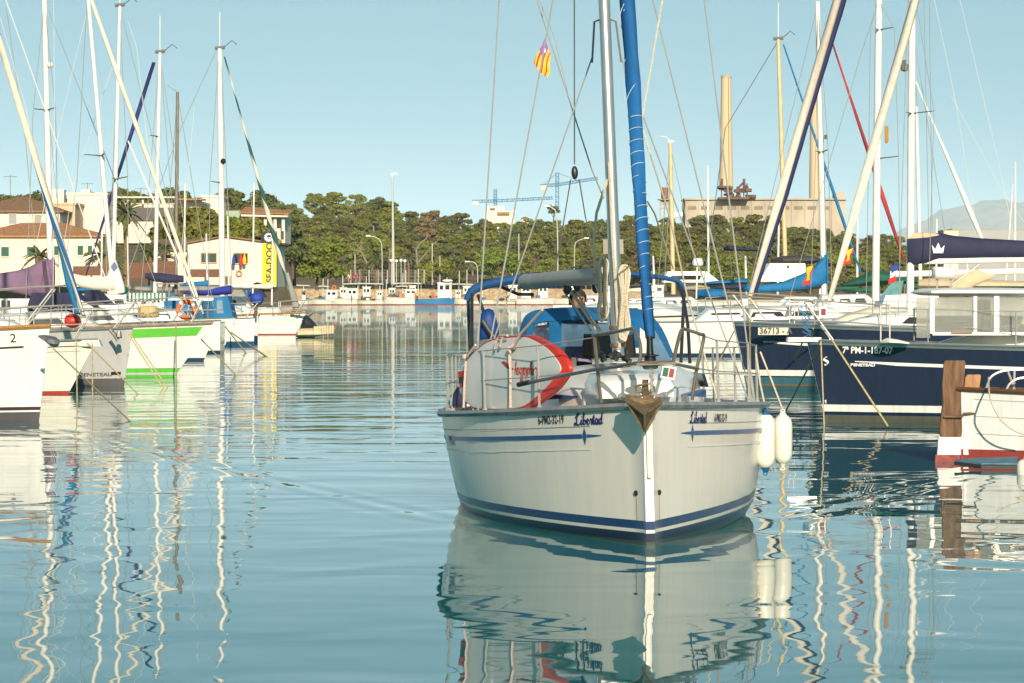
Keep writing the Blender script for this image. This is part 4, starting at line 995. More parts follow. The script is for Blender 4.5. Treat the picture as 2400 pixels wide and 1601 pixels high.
i_=smoothpath([B(x,y,bs(x)) for x,y in IN]+[B(*IN[0],bs(IN[0][0]))],4)[:-1]
mb=MB(); mb.loft([[p+nb*.0 for p in i_],[p+nb*.012 for p in i_],[cen+(p-cen)*.9+nb*.02 for p in i_],[cen+(p-cen)*.02+nb*.026 for p in i_]]); mb.build('board_deck',M('white board skin',(.66,.66,.62),.3,var=.06,sc=3,coat=.3),bd_,smooth=60)
mb=MB(); q=[B(1080,872,bs(1082)),B(1096,868,bs(1096)),B(1096,908,bs(1096)),B(1084,906,bs(1084))]; mb.prism([p+nb*.028 for p in q],nb*.006); fx=mb.build('fin_box',redm,bd_)
mb=MB(); q=[B(1084,884,bs(1084)),B(1094,882,bs(1094)),B(1094,897,bs(1094)),B(1085,897,bs(1085))]; mb.prism([p+nb*.035 for p in q],nb*.006); mb.build('slot',black,fx)
mb=MB()
ex=(B(1178,880,bs(1178))-B(1268,880,bs(1268))); ex=ex.normalized(); ey=(B(1220,900,bs(1220))-B(1220,860,bs(1220))).normalized(); t0=B(1267,862,bs(1267))
script(mb,'Crystalbay',.068,lambda x,y,k=0: t0+ex*(x*.98)+ey*y+nb*(.034+k),.017); mb.build('lettering',M('red lettering',(.5,.04,.02),.5,var=.1),bd_,smooth=0)
mb=MB(); sq=[B(*p,bs(p[0])) for p in ((1182,848),(1190,846),(1200,858),(1212,864),(1208,868),(1194,862))]; mb.prism([p+nb*.034 for p in sq],nb*.002); mb.build('logo_mark',MC['red lettering'],bd_,smooth=0)
ropep=M('pink flecked lashing',(.66,.48,.38),.9,var=.35,sc=70)
ls=thing('board_lashing','pink flecked cord lashing the white windsurf board to the rail','rope')
for pts in ([(1207,955),(1207,880),(1206,820),(1216,812),(1228,785),(1230,783)],[(1170,820),(1175,795),(1182,786),(1200,786)],[(1182,812),(1186,796),(1190,787)],[(1102,846),(1099,900),(1097,955)],[(1105,835),(1120,815),(1125,808)],[(1230,783),(1258,752),(1282,726)],[(1206,820),(1204,840),(1206,860)]):
    mb=MB(); mb.tube([MM@(B(x,y,bs(x)-.05)+nb*.05) for x,y in pts],.013,5); mb.build('cord',ropep,ls)
for px,py in ((1207,818),(1217,812),(1102,836)): mb=MB(); mb.ball(MM@(B(px,py,bs(px))+nb*.06),.03,7,5); mb.build('knot',ropep,ls)
# boathook, bags, buoy
bh=thing('boathook','grey boathook with a black tip lying along the guardrail over the board nose','boathook',MM)
tubes('pole',M('grey pole',(.16,.16,.16),.35,metal=.5,var=.2),bh,[[B(1238,897,1.75),B(1395,866,.9),B(1475,856,.3)]],.017,8)
tubes('tip',black,bh,[[B(1214,902,1.85),B(1240,896,1.74)]],.024,8)
mb=MB(); mb.slab([(1060,945,950),(1062,922,956),(1070,908,957),(1082,905,958),(1094,935,958)],35.6,[.02,.1,.12,.12,.05]); solo(mb,'fender_bag',navyc,'navy fender tucked behind the tail of the windsurf board','fender')
mb=MB(); mb.slab([(1124,775,800),(1127,735,798),(1133,726,797),(1145,722,796),(1156,726,795),(1163,745,793),(1169,770,791)],37.6,[.04,.09,.11,.12,.11,.09,.03]); dn=solo(mb,'horseshoe_buoy',M('royal blue cover',(.006,.05,.22),.6,var=.25,sc=4,bump=.3,bsc=6),'royal blue horseshoe buoy cover standing at the stern rail','lifebuoy')
mb=MB(); mb.tube([P(x,y,37.42) for x,y in ((1130,752),(1145,775),(1160,794))],.028,6,flat=.3); so_=mb.build('strap',black,dn,world=True)
rp=MB()
for k in range(6):
    a=k*1.1; rp.tube([MM@B(1052+9*k+6*math.sin(a),956+3*math.cos(a*2),4.6),MM@B(1062+9*k,964-4*math.sin(a),4.5),MM@B(1075+8*k,957+3*math.cos(a),4.4)],.012,5)
solo(rp,'deck_rope',ropep,'pinkish rope heaped on the side deck beside the board tail','rope')
def fender(px0,px1,y0,y1,D,endm,label,group=None,hang=None):
    w=abs(px1-px0)/2*D/F; c=P((px0+px1)/2,y1,D); h=(y1-y0)*D/F
    t=thing('fender',label,'fender',Matrix.Translation(c),group)
    mb=MB(); mb.lathe((0,0,0),[(w*.3,h*.02),(w*.62,h*.05),(w*.9,h*.13),(w,h*.22),(w,h*.8),(w*.88,h*.89),(w*.6,h*.955),(w*.3,h*.985)],16); mb.build('body',M('white vinyl fender',(.78,.74,.62),.4,var=.08,sc=5,bump=.1,bsc=12),t)
    for a,b in ((-.07,.04),(.975,1.05)):
        mb=MB(); mb.lathe((0,0,0),[(w*.5,h*(.05 if a<.5 else .96)),(w*.36,h*(.01 if a<.5 else 1.0)),(w*.2,h*(-.06 if a<.5 else 1.05))],12); mb.build('end_cap',endm,t)
    tubes('rope_eye',endm,t,[[(-.02,0,h*1.03),(-.02,0,h*1.07),(0,0,h*1.085),(.02,0,h*1.07),(.02,0,h*1.03)],[(-.02,0,-h*.04),(-.018,0,-h*.09),(0,0,-h*.1),(.018,0,-h*.09),(.02,0,-h*.04)]],.008)
    if hang: tubes('lanyard',rope,t,[[(0,0,h*1.08)]+[P(x,y,d)-c for x,y,d in hang]],.011,5)
    return t
fender(1770,1818,968,1100,33.9,M('blue fender end',(.01,.11,.26),.4,var=.1),'white fender with blue ends hanging off the white yacht port side',hang=[(1782,900,34.2),(1772,830,34.4)])
fender(1812,1857,970,1090,34.6,M('white fender end',(.74,.7,.6),.4,var=.1),'all white fender hanging right of the blue ended one',hang=[(1804,880,34.9),(1782,825,35.)])
# flag on its halyard
def flag(name,rows,D,mats,label,group=None,th=.004,par=None):
    """rows: list of rows of pixel points (grid); colours per cell from mats list of (material, test)"""
    mb=MB(); ms=[]; nr=len(rows); ncol=len(rows[0])
    vs=[P(x,y,D+D/F*1.3*math.sin(j*.9+i*.6)) for i,r in enumerate(rows) for j,(x,y) in enumerate(r)]
    names=[m for m,_ in mats]
    for i in range(nr-1):
        for j in range(ncol-1):
            q=[vs[i*ncol+j],vs[i*ncol+j+1],vs[(i+1)*ncol+j+1],vs[(i+1)*ncol+j]]
            for k,(m,tst) in enumerate(mats):
                if tst(i,j): mb.c=k; break
            mb.add(q+[p+Vector((0,th,0)) for p in q],[(0,1,2,3),(7,6,5,4),(0,4,5,1),(1,5,6,2),(2,6,7,3),(3,7,4,0)])
    return solo(mb,name,names,label,'flag',group,smooth=0)

rows=[]
nx,ny=11,10
for i in range(ny+1):
    v=i/ny; r=[]
    for j in range(nx+1):
        u=j/nx      # u: hoist(0)->fly(1); hoist runs down the halyard on the right
        hx,hy=1276+15*v,90+46*v
        fx,fy_=hx-26*(1-.55*v)+6*v, hy+58-16*v+10*math.sin(v*3)
        r.append((hx+(fx-hx)*u+1.5*math.sin(u*7+v*3),hy+(fy_-hy)*u))
    rows.append(r)
flag('courtesy_flag',rows,BY+5.2,[(fp,lambda i,j:i<5 and j<5 and not(i in(2,3) and j in (2,))),(fw,lambda i,j:i in(2,3) and j==2),(fr,lambda i,j:i%3==1),(fy,lambda i,j:True)],'small purple, red and yellow striped flag flying high on the front yacht flag halyard')
# ---------------------------------------------------------------- people: one skinned body each
skin_m=M('sun tanned skin',(.42,.2,.11),.55,var=.12,sc=12)
def person(label,origin,yaw,joints,bones,mats,scale=1.,hair=None,extra=None):
    """joints: name->(x,y,z,r); bones: pairs; colours follow the region of the nearest bone"""
    root=thing('person',label,'person',Matrix.Translation(origin)@Matrix.Rotation(yaw,4,'Z')@Matrix.Scale(scale,4))
    me=bpy.data.meshes.new('body'); names=list(joints); idx={n:i for i,n in enumerate(names)}
    me.from_pydata([joints[n][:3] for n in names],[(idx[a],idx[b]) for a,b in bones],[])
    o=bpy.data.objects.new('body',me); COL.objects.link(o)
    sk_=o.modifiers.new('skin','SKIN'); sk_.use_smooth_shade=True
    lay=me.skin_vertices[0] if len(me.skin_vertices) else None
    if lay is None:
        bm=None
    for n in names:
        r=joints[n][3]; v=lay.data[idx[n]]; v.radius=(r,r*(joints[n][4] if len(joints[n])>4 else 1)); v.use_root=(n=='pelvis')
    ss_=o.modifiers.new('sub','SUBSURF'); ss_.levels=2; ss_.render_levels=2
    bpy.context.view_layer.update()
    dg=bpy.context.evaluated_depsgraph_get(); m2=bpy.data.meshes.new_from_object(o.evaluated_get(dg))
    bpy.data.objects.remove(o); bpy.data.meshes.remove(me)
    m2.name='body'; m2.materials.clear()
    for mm in mats['list']: m2.materials.append(mm)
    for p in m2.polygons:
        c=p.center; p.material_index=mats['pick'](c); p.use_smooth=True
    b=bpy.data.objects.new('body',m2); COL.objects.link(b); b.parent=root; RM[b]=Matrix()
    return root
def figure(label,origin,yaw,shirt,trousers,hairm,pose='stand',scale=1.):
    J={'pelvis':(0,0,.95,.14,.8),'belly':(0,.01,1.1,.145,.75),'chest':(0,.01,1.32,.17,.7),'neck0':(0,0,1.47,.07),'neck':(0,-.01,1.54,.055),'head0':(0,-.02,1.6,.075),'head':(0,-.03,1.68,.092,1.1),'crown':(0,-.02,1.76,.06)}
    Bn=[('pelvis','belly'),('belly','chest'),('chest','neck0'),('neck0','neck'),('neck','head0'),('head0','head'),('head','crown')]
    for s,n in ((1,'l'),(-1,'r')):
        J['hip'+n]=(s*.1,0,.88,.1); J['knee'+n]=(s*.11,-.02,.5,.065); J['ankle'+n]=(s*.11,.03,.1,.045); J['toe'+n]=(s*.12,-.14,.04,.04)
        Bn+=[('pelvis','hip'+n),('hip'+n,'knee'+n),('knee'+n,'ankle'+n),('ankle'+n,'toe'+n)]
        J['sh'+n]=(s*.2,0,1.42,.065)
        if pose=='helm' and n=='r':
            J['el'+n]=(s*.36,-.2,1.36,.045); J['wr'+n]=(s*.36,-.46,1.48,.032); J['ha'+n]=(s*.35,-.53,1.54,.035)
        elif pose=='helm':
            J['el'+n]=(s*.3,-.12,1.16,.045); J['wr'+n]=(s*.22,-.36,1.1,.032); J['ha'+n]=(s*.2,-.44,1.1,.035)
        elif pose=='work':
            J['el'+n]=(s*.27,-.1,1.15,.045); J['wr'+n]=(s*.2,-.32,1.08,.032); J['ha'+n]=(s*.17,-.4,1.06,.035)
        else:
            J['el'+n]=(s*.28,.02,1.12,.045); J['wr'+n]=(s*.29,-.08,.88,.032); J['ha'+n]=(s*.28,-.12,.8,.035)
        Bn+=[('chest','sh'+n),('sh'+n,'el'+n),('el'+n,'wr'+n),('wr'+n,'ha'+n)]
        hx,hy,hz,_=J['ha'+n]
        wx,wy_,wz,_=J['wr'+n]; dv=Vector((hx-wx,hy-wy_,hz-wz)).normalized()
        if scale>=1:
            for k in range(4):
                o=(k-1.5)*.018; l=(.06,.075,.07,.05)[k]
                J['f%d%s'%(k,n)]=(hx+o,hy+dv.y*.035,hz+dv.z*.035,.011); J['g%d%s'%(k,n)]=(hx+o,hy+dv.y*l,hz+dv.z*l-.02,.009)
                Bn+=[('ha'+n,'f%d%s'%(k,n)),('f%d%s'%(k,n),'g%d%s'%(k,n))]
            J['th'+n]=(hx-s*.05,hy+dv.y*.02,hz+.01,.011); Bn+=[('ha'+n,'th'+n)]
    def pick(c):
        if c.z<.07: return 3
        if c.z<.98: return 2
        if c.z>1.49: return 0
        if abs(c.x)>.25 and pose!='stand' or (abs(c.x)>.24 and c.z<1.22) or c.y<-.2: return 0
        return 1
    r=person(label,origin,yaw,J,Bn,{'list':[skin_m,shirt,trousers,black],'pick':pick},scale)
    # hair, face
    mb=MB(); secs=[]
    for j in range(6):
        a=j/5*math.pi/2*1.05; z=1.685+.118*math.sin(a); q=.103*math.cos(a)+.006
        secs.append([Vector((q*.95*math.cos(2*math.pi*k/14),-.012+q*1.13*math.sin(2*math.pi*k/14)+( .014 if j==0 else .006),z+(.035 if math.sin(2*math.pi*k/14)<-.3 and j==0 else 0)-(.07 if math.sin(2*math.pi*k/14)>.2 and j==0 else 0))) for k in range(14)])
    mb.loft(secs); mb.build('hair',hairm,r)
    if scale>=1:
        mb=MB(); mb.add([(-.014,-.118,1.645),(.014,-.118,1.645),(0,-.148,1.65),(0,-.122,1.69)],[(0,1,2),(1,3,2),(3,0,2),(0,3,1)]); mb.build('nose',skin_m,r)
        for s in (1,-1):
            mb=MB(); mb.ball((s*.034,-.116,1.69),.012,8,5); mb.build('eye',black,r)
            mb=MB(); mb.ball((s*.098,-.02,1.665),.03,8,5,(.35,.7,1.1)); mb.build('ear',skin_m,r)
        mb=MB(); mb.tube([(-.028,-.113,1.618),(0,-.123,1.614),(.028,-.113,1.618)],.006,5); mb.build('mouth',M('lips',(.3,.1,.07),.5,var=.1),r)
    return r
lil=M('lilac shirt',(.24,.2,.34),.85,var=.15,sc=6,bump=.3,bsc=12); hair=M('dark hair',(.03,.022,.016),.7,var=.3,sc=30)
hc=P(1354,704,BY+7.0)
figure('man in a lilac shirt steering the white yacht, one hand on the sprayhood',(hc.x,hc.y,hc.z-1.67),R(8),lil,M('dark trousers',(.03,.03,.04),.8,var=.2),hair,'helm')
# ================================================================ moored boats: builders
tealm=M('teal bottom',(.06,.2,.24),.5,var=.3,sc=3)
class Boat: pass
M('galvanised anchor',(.2,.19,.17),.45,metal=.3,var=.4,sc=10)
def yacht(name,label,px,D,dirn,L,B_,fb,fa,rake,hm,yaw=0,cat='sailing yacht',group=None,ex=.75,deck=True,rail=None,rr=.025,dk=None,tm=.55,stern=.75,shift=.35,**k):
    b=Boat(); b.D=D+shift*B_; X=(px-CX)*D/F
    b.M=Matrix.Translation((X,b.D,0))@Matrix.Rotation((0 if dirn>0 else math.pi)+yaw,4,'Z'); b.W=b.M.inverted(); b.dir=dirn; b.sd=-1 if dirn>0 else 1
    b.r=thing(name,label,cat,b.M,group); b.H=Hull(L,B_,fb,fa,rake,tm=tm,stern=stern,wl=.85,pd=2.3,pw=1.9,stem=.025,ex=ex,**k)
    b.H.build(hm,b.r)
    if deck: b.H.deck(dk or deckm,b.r)
    if rail: b.H.rail(rail,b.r,rr,zo=.005)
    return b
def htext(b,s,h,px,py,mat,cond=1.,bold=0,slant=0,name='hull_lettering',stroke=None):
    p=b.W@P(px,py,b.D-b.H.B*.35); x0,z0=p.x,p.z; sg=1 if b.dir>0 else -1
    def fn(x,y,k=0):
        lx=x0+sg*(x+slant*y); z=z0+y; t=.1
        for _ in range(6): t=max(0,(b.H.rake*(z/b.H.fb)*max(0,1-t*1.6)**2-lx)/b.H.L)
        return b.H.pt(t,z,b.sd)+Vector((0,b.sd*(.012+k),0))
    mb=MB()
    if stroke:
        for out in stroke: mb.add([fn(x,y) for x,y in out],[tuple(range(len(out)))])
    else: text(mb,s,h,fn,cond,bold)
    return mb.build(name,mat,b.r,smooth=0)
def hpanel(b,name,x0,x1,y0,y1,mat,th=.02):
    p=b.W@P(x0,y1,b.D-b.H.B*.35); q=b.W@P(x1,y0,b.D-b.H.B*.35); mb=MB(); out=[]
    for lx,z in ((p.x,p.z),(q.x,p.z),(q.x,q.z),(p.x,q.z)):
        t=.1
        for _ in range(6): t=max(0,(b.H.rake*(z/b.H.fb)*max(0,1-t*1.6)**2-lx)/b.H.L)
        out.append(b.H.pt(t,z,b.sd))
    mb.prism(out,(0,b.sd*th,0)); return mb.build(name,mat,b.r,smooth=0)
def mast(b,xb,yb,xt,yt,rpx,mat=None,ext=1.,spr=(),D=None,head=False,name='mast'):
    D=D or b.D; a=P(xb,yb,D); t=P(xt,yt,D); t=a+(t-a)*ext; r=rpx*D/F
    o=along(a,t,[r,r,r*.95,r*.8],name,mat or alu,b.r,10)
    for y,xl,xr in spr:
        u=(yb-y)/(yb-yt); xm=xb+(xt-xb)*u
        for xe,ye,dd in ((xl,y-3,-.7),(xr,y-6,-.5)):
            if abs(xe-xm)>4:
                mb=MB(); mb.tube([P(xm,y,D),P(xe,ye,D+dd)],[.035*D/80,.02*D/80],6,flat=.5); mb.build('spreader',wired,b.r,world=True)
    if head:
        mb=MB(); s=D/80
        mb.tube([t,t+Vector((0,0,.9*s))],.012*s,5); mb.build('aerial',whitel,b.r,world=True)
        mb=MB(); mb.tube([t+Vector((-.12*s,0,.02)),t+Vector((.12*s,0,.05))],.05*s,6); mb.tube([t+Vector((.1*s,0,.05)),t+Vector((.3*s,0,.2*s)),t+Vector((.42*s,0,.1*s))],.012*s,4); mb.build('masthead_gear',wired,b.r,world=True)
    return t
whitel=M('white aerial',(.75,.72,.66),.5,var=.05)
def stay(b,x0,y0,x1,y1,r0,r1,mat,D=None,name='furled_headsail',ext=1.,wob=.04,dD=0):
    D=D or b.D; a=P(x0,y0,D); t=P(x1,y1,D+dD); t=a+(t-a)*ext
    return along(a,t,[r0*.5*D/F,r0*D/F,(r0*.6+r1*.4)*D/F,r1*D/F,r1*.8*D/F],name,mat,b.r,10,wob=wob)
def wires(b,lst,rpx=.9,mat=None,name='shroud',D=None):
    for q in lst:
        mb=MB(); mb.tube([P(p[0],p[1],(D or b.D)+(p[2] if len(p)>2 else 0)) for p in q],rpx*b.D/F,4); mb.build(name,mat or wire,b.r,world=True)
def cover(b,prof,dep,mat,name='sail_cover',D=None,n=12):
    mb=MB(); mb.slab(prof,D or b.D,dep,n); return mb.build(name,mat,b.r,world=True)
def spar(b,x0,y0,x1,y1,rpx,mat=None,name='boom',D=None):
    mb=MB(); D=D or b.D; mb.tube([P(x0,y0,D),P(x1,y1,D)],rpx*D/F,9); return mb.build(name,mat or alu,b.r,world=True)
def rails(b,h=.62,posts=(1.6,3.2,4.8,6.4),mat=None,pul=True,r=.014,far=False,bow=.25):
    m=mat or steel; H_=b.H
    def sp(s,sd,z=0): t=s/H_.L; f=H_.sheer(t); p=H_.pt(t,f,sd); return Vector((p.x,p.y-sd*.06,f+z))
    for sd in ((b.sd,) if far else (1,-1)):
        for s in posts:
            if s<H_.L: mb=MB(); mb.tube([sp(s,sd,-.02),sp(s,sd,h)],r,5); mb.build('stanchion',m,b.r)
        for z in (h,h*.5):
            mb=MB(); mb.tube([sp(1.3,sd,z)]+[sp(s,sd,z) for s in posts if s<H_.L],r*.5,4); mb.build('lifeline',wire,b.r)
    if pul:
        q=[]; tip=H_.pt(0,H_.fb,1); tx=tip.x+bow
        for z,e in ((h+.06,1),(h*.52,.5)):
            q.append(smoothpath([sp(1.3,1,z),Vector((-.2,.3,H_.fb+z+.02)),Vector((tx*.9,.14,H_.fb+z+.05)),Vector((tx,0,H_.fb+z+.06)),Vector((tx*.9,-.14,H_.fb+z+.05)),Vector((-.2,-.3,H_.fb+z+.02)),sp(1.3,-1,z)],4))
        for sd in (1,-1): q.append([sp(1.3,sd,-.02),sp(1.3,sd,h+.06)]); q.append([sp(.45,sd,-.02),Vector((tx*.6,sd*.2,H_.fb+h+.05))])
        mb=MB()
        for p in q: mb.tube(p,r*1.15,6)
        mb.build('pulpit',m,b.r)
def box(b,name,x0,x1,y0,y1,D,dep,mat,sl=0,sr=0,bev=True,par=None):
    """solid with a trapezoid front (top edge moved by sl / sr pixels), dep deep"""
    q=[P(x0,y1,D),P(x1,y1,D),P(x1+sr,y0,D),P(x0+sl,y0,D)]; mb=MB(); mb.prism(q,(0,dep,0)); p=par or b.r
    return mb.build(name,mat,p,world=True,smooth=0)
def wins(b,lst,D,mat=None,name='cabin_window'):
    for x0,x1,y0,y1,sl in lst:
        mb=MB(); mb.prism([P(x0,y1,D),P(x1,y1,D),P(x1+sl,y0,D),P(x0+sl,y0,D)],(0,.03,0)); mb.build(name,mat or glassd,b.r,world=True,smooth=0)
def moor(label,pts,D0,D1,r=.013,mat=None,drop=0):
    """mooring rope from a bow down into the water; last pixel lies on the water"""
    a=P(*pts[0],D0); x,y=pts[-1]; d=F*H/(y-HY) if D1 is None else D1; e=P(x,y,d)
    if D1 is None: e.z=-.05
    mb=MB(); mb.tube(sag(a,e,drop),r*a.y/60,5); solo(mb,'mooring_rope',mat or ropeb,label,'rope')
def anchor_on(px,py,D,dirn,label,s=1.):
    t=thing('anchor',label,'anchor',Matrix.Translation(P(px,py,D)))
    g=M('galvanised anchor',(.2,.19,.17),.45,metal=.3,var=.4,sc=10)
    mb=MB(); mb.tube([(-dirn*.45*s,0,.1*s),(dirn*.1*s,0,.12*s),(dirn*.22*s,0,.02*s)],.035*s,7); mb.build('shank',g,t)
    mb=MB(); mb.add([Vector(p)*s for p in ((dirn*.24,0,.08),(dirn*.12,-.17,-.02),(dirn*.12,.17,-.02),(-dirn*.18,0,-.2),(dirn*.02,0,-.14))],[(0,1,4),(0,4,2),(1,3,4),(4,3,2),(0,2,3,1)]); mb.build('fluke',g,t,smooth=0)
    return t
# ================================================================ left row, bows to the right
wood=M('varnished cap rail',(.4,.2,.07),.4,var=.25,sc=4,stretch=(1,8,8))
W1=(.8,.77,.7)
b=yacht('sailing_yacht','white yacht hull at the left frame edge with a wooden cap rail and figure 2',67,57.7,1,11,3.6,1.72,1.4,.2,bands('left hull paint',[(-1,(.09,.08,.08)),(.165,(.74,.71,.66)),(.195,(.05,.03,.03)),(.255,W1)],.2),rail=wood,rr=.045)
b.H.strip(M('dark cove line',(.05,.03,.03),.4),b.r,-.335,-.37,.035,.9,'cove_line',rel=True)
htext(b,'2',.155,5,804,black); b1=b
b.H.cabin(gel,b.r,2.6,8,.5,1.1,.4)
rails(b,posts=(2.2,4.,6.))
mb=MB(); mb.slab([(90,786,791),(104,784,800),(118,786,812),(130,789,814),(137,795,811),(140,799,804)],57.2,[.05,.08,.13,.14,.1,.03],8,1.); solo(mb,'anchor',M('chrome plough anchor',(.3,.28,.25),.25,metal=.6,var=.5,sc=9),'chrome plough anchor under the bow of the white hull with figure 2','anchor')
b=yacht('sailing_yacht','cream sailing yacht with a red waterline and sharply raked bow, second hull on the left',145,74.5,1,10,3.2,1.25,1.0,.66,bands('cream hull paint',[(-1,(.4,.05,.03)),(.06,(.8,.75,.62))],.25),rail=alum,rr=.03)
b.H.strip(M('brown line',(.16,.08,.04),.4),b.r,-.12,-.145,.02,.9,'cove_line',rel=True); b.H.strip(M('blue grey line',(.4,.42,.45),.4),b.r,-.24,-.262,.02,.9,'pinstripe',rel=True)
b.H.cabin(gel,b.r,2.0,7,.45,1.0,.42); rails(b); 
stay(b,195,738,0,100,8.5,7.5,twist('cream sail with blue strip',(.78,.68,.54),(.005,.12,.34),.9,.2),ext=1.35)
stay(b,181,736,106,440,9,2.5,bluec,name='sail_strip',D=b.D+.12,wob=.06)
mast(b,-70,740,-92,-100,7)
box(b,'bow_roller',184,237,797,812,b.D-.2,.4,alum,3,-6); b2=b
b=yacht('sailing_yacht','light grey sailing yacht with a dark bottom, third hull on the left',277,80.3,1,10.5,3.5,1.45,1.2,.21,bands('grey hull paint',[(-1,(.11,.1,.09)),(.19,(.46,.45,.42))],.2),rail=alum,rr=.03)
htext(b,'BENETEAU',.085,178,884,M('dark grey print',(.08,.08,.08),.5),1.32,.004); hpanel(b,'hull_port',248,270,874,881,black)
b.H.cabin(gel,b.r,2.2,7.5,.5,1.1,.42); rails(b,posts=(1.8,3.4,5.,6.6))
wires(b,[[(278,738),(15,5),(-40,-150)]],1.3,whitel,'forestay'); mast(b,-30,760,-48,-300,8)
mb=MB(); mb.tube([P(x,y,80.4) for x,y in ((258,772),(268,784),(275,797),(279,790),(279,776))],[.05,.05,.05,.08,.05],6); solo(mb,'anchor',M('galvanised anchor'),'dark anchor hooked under the bow of the grey hull','anchor')
b3=b
b=yacht('sailing_yacht','white sailing yacht with bright green bands along rail and waterline',399,90,1,10,3.2,1.5,1.22,1.06,bands('green banded paint',[(-1,(.13,.5,.06)),(.06,(.55,.52,.48)),(.12,(.13,.5,.06)),(.25,(.82,.79,.72))],.2),rail=M('brown rail',(.3,.22,.15),.5,var=.3),rr=.05)
b.H.strip(M('bright green band',(.13,.5,.055),.35,var=.06),b.r,-.09,-.34,.015,.95,'green_band',rel=True)
b.H.cabin(gel,b.r,2.0,7,.45,1.0,.45); rails(b,posts=(1.6,3.1,4.6,6.1))
mt=mast(b,266,690,206,-10,5.6,ext=1.05,spr=((365,197,244),))
stay(b,476,735,214,0,5,5.5,creamsail,ext=1.05); stay(b,470,728,300,330,2.6,2.2,whitesail,name='spare_halyard_sail',D=b.D-.1)
cover(b,[(168,640,662),(190,645,674),(225,650,680),(255,646,682),(272,640,684)],[.12,.2,.26,.28,.2],creamsail)
cover(b,[(252,640,690),(262,615,692),(272,608,690),(283,640,688),(292,672,686)],[.08,.16,.18,.14,.06],whitesail,'mast_boot')
mb=MB(); q=[P(268,613,b.D-.22),P(275,626,b.D-.22),P(267,637,b.D-.22),P(260,624,b.D-.22)]; mb.prism(q,(0,.03,0)); mb.build('diamond_emblem',M('blue grey emblem',(.13,.14,.3),.7),b.r,world=True)
wires(b,[[(205,-10),(180,430),(150,640)],[(244,365),(250,650)]],.9); b4=b
# hidden hull behind the grey one: tall mast and mauve sail cover
b=yacht('sailing_yacht','sailing yacht with a mauve sail cover and thick white mast behind the grey hull',395,98,1,11,3.6,1.5,1.2,.5,bands('white hull b',[(-1,(.02,.04,.1)),(.12,W1)]),rail=alum)
b.H.cabin(gel,b.r,2.2,8,.5,1.1,.5); rails(b,posts=(1.8,3.4,5,6.6))
mast(b,120,728,104,0,7.3,ext=1.3,spr=((258,79,130),))
mauve=M('mauve canvas',(.2,.12,.19),.85,var=.18,sc=3,bump=.35,bsc=4)
cover(b,[(-40,646,678),(0,640,682),(40,634,688),(70,625,694),(95,611,699),(112,604,702),(128,601,703)],[.2,.26,.3,.3,.28,.24,.12],mauve)
mb=MB(); mb.prism([P(98,613,b.D-.34),P(106,609,b.D-.34),P(118,699,b.D-.3),P(108,697,b.D-.34)],(0,.05,0)); mb.build('sail_tie',M('dark mauve strap',(.08,.045,.08),.85),b.r,world=True)
box(b,'sprayhood',62,128,686,723,b.D-1.2,2.2,navyc,12,-6); box(b,'sprayhood_side',132,222,686,725,b.D-1.1,2.0,navyc,2,-55); box(b,'hood_trim',178,226,700,725,b.D-1.2,.08,whitesail,-4,-42)
box(b,'cabin_side',-20,62,700,742,b.D-1.0,2,gel,0,10); wins(b,[(3,12,704,722,0),(17,24,704,722,0)],b.D-1.05)
wires(b,[[(15,20),(60,330),(85,600)],[(104,10),(78,258,-1),(60,720,-1)],[(105,10),(130,258,-.8),(140,720,-.8)],[(108,200),(150,640)],[(104,0),(395,740)]],.8)
mb=MB(); mb.ball(P(118,152,b.D-.1),.1,8,6); mb.build('steaming_light',whitel,b.r,world=True)
b5=b
b=yacht('sailing_yacht','sailing yacht with a slender mast topped by a dark light, behind the green banded hull',470,112,1,10,3.2,1.4,1.15,.6,bands('white hull c',[(-1,(.03,.05,.1)),(.1,W1)]),rail=alum)
b.H.cabin(gel,b.r,2,7,.5,1.,.5)
mast(b,264,690,281,14,5,spr=((420,264,299),),head=True)
box(b,'sprayhood',196,256,680,716,b.D-1,2,navyc,2,-38)
wires(b,[[(281,20),(299,417,-.6),(302,690,-.6)],[(281,20),(264,417),(255,690)],[(282,20),(460,735)]],.8)
b=yacht('sailing_yacht','sailing yacht with a navy furled sail leaning left and green striped awning',330,128,-1,6.3,3.2,1.4,1.2,.4,bands('white hull d',[(-1,(.03,.05,.1)),(.1,W1)]),rail=alum,shift=.3)
b.r.location.x=xx(140,128); RM[b.r]=b.M=Matrix.Translation((xx(140,128),b.D,0))@Matrix.Rotation(math.pi,4,'Z'); b.W=b.M.inverted()
b.H.cabin(gel,b.r,1.6,5,.5,1.,.5)
mast(b,363,690,375,123,5,head=True,spr=((320,352,372),))
stay(b,200,650,361,146,3,5.2,twist('navy furled sail',(.03,.03,.16),(.012,.014,.1),1.2,.5),dD=0)
aw=M('green striped awning',(.12,.3,.22),.8,var=.1)
cover(b,[(298,686,708),(320,685,708),(360,685,707),(392,688,706)],[.3,.9,.9,.3],aw,'awning')
for x in range(302,392,9): box(b,'awning_stripe',x,x+4,687,706,b.D-.95,.05,whitesail)
cover(b,[(340,641,652),(360,638,660),(395,642,664),(430,646,662)],[.12,.2,.22,.12],navyc)
wires(b,[[(375,125),(420,690)],[(374,125),(330,690)],[(375,125),(447,640)]],.8)
b=yacht('sailing_yacht','sailing yacht with a short unpainted grey brown mast behind the sloping furled sails',520,140,1,9,3,1.3,1.1,.5,bands('white hull e',[(-1,(.03,.05,.1)),(.1,W1)]),rail=alum)
b.H.cabin(gel,b.r,2,7,.5,1.,.5)
mast(b,412,690,416,216,4.5,M('weathered grey mast',(.2,.16,.12),.6,var=.25,sc=2)); wires(b,[[(416,220),(500,720)],[(416,220),(380,690)],[(392,200),(416,216)]],.8)
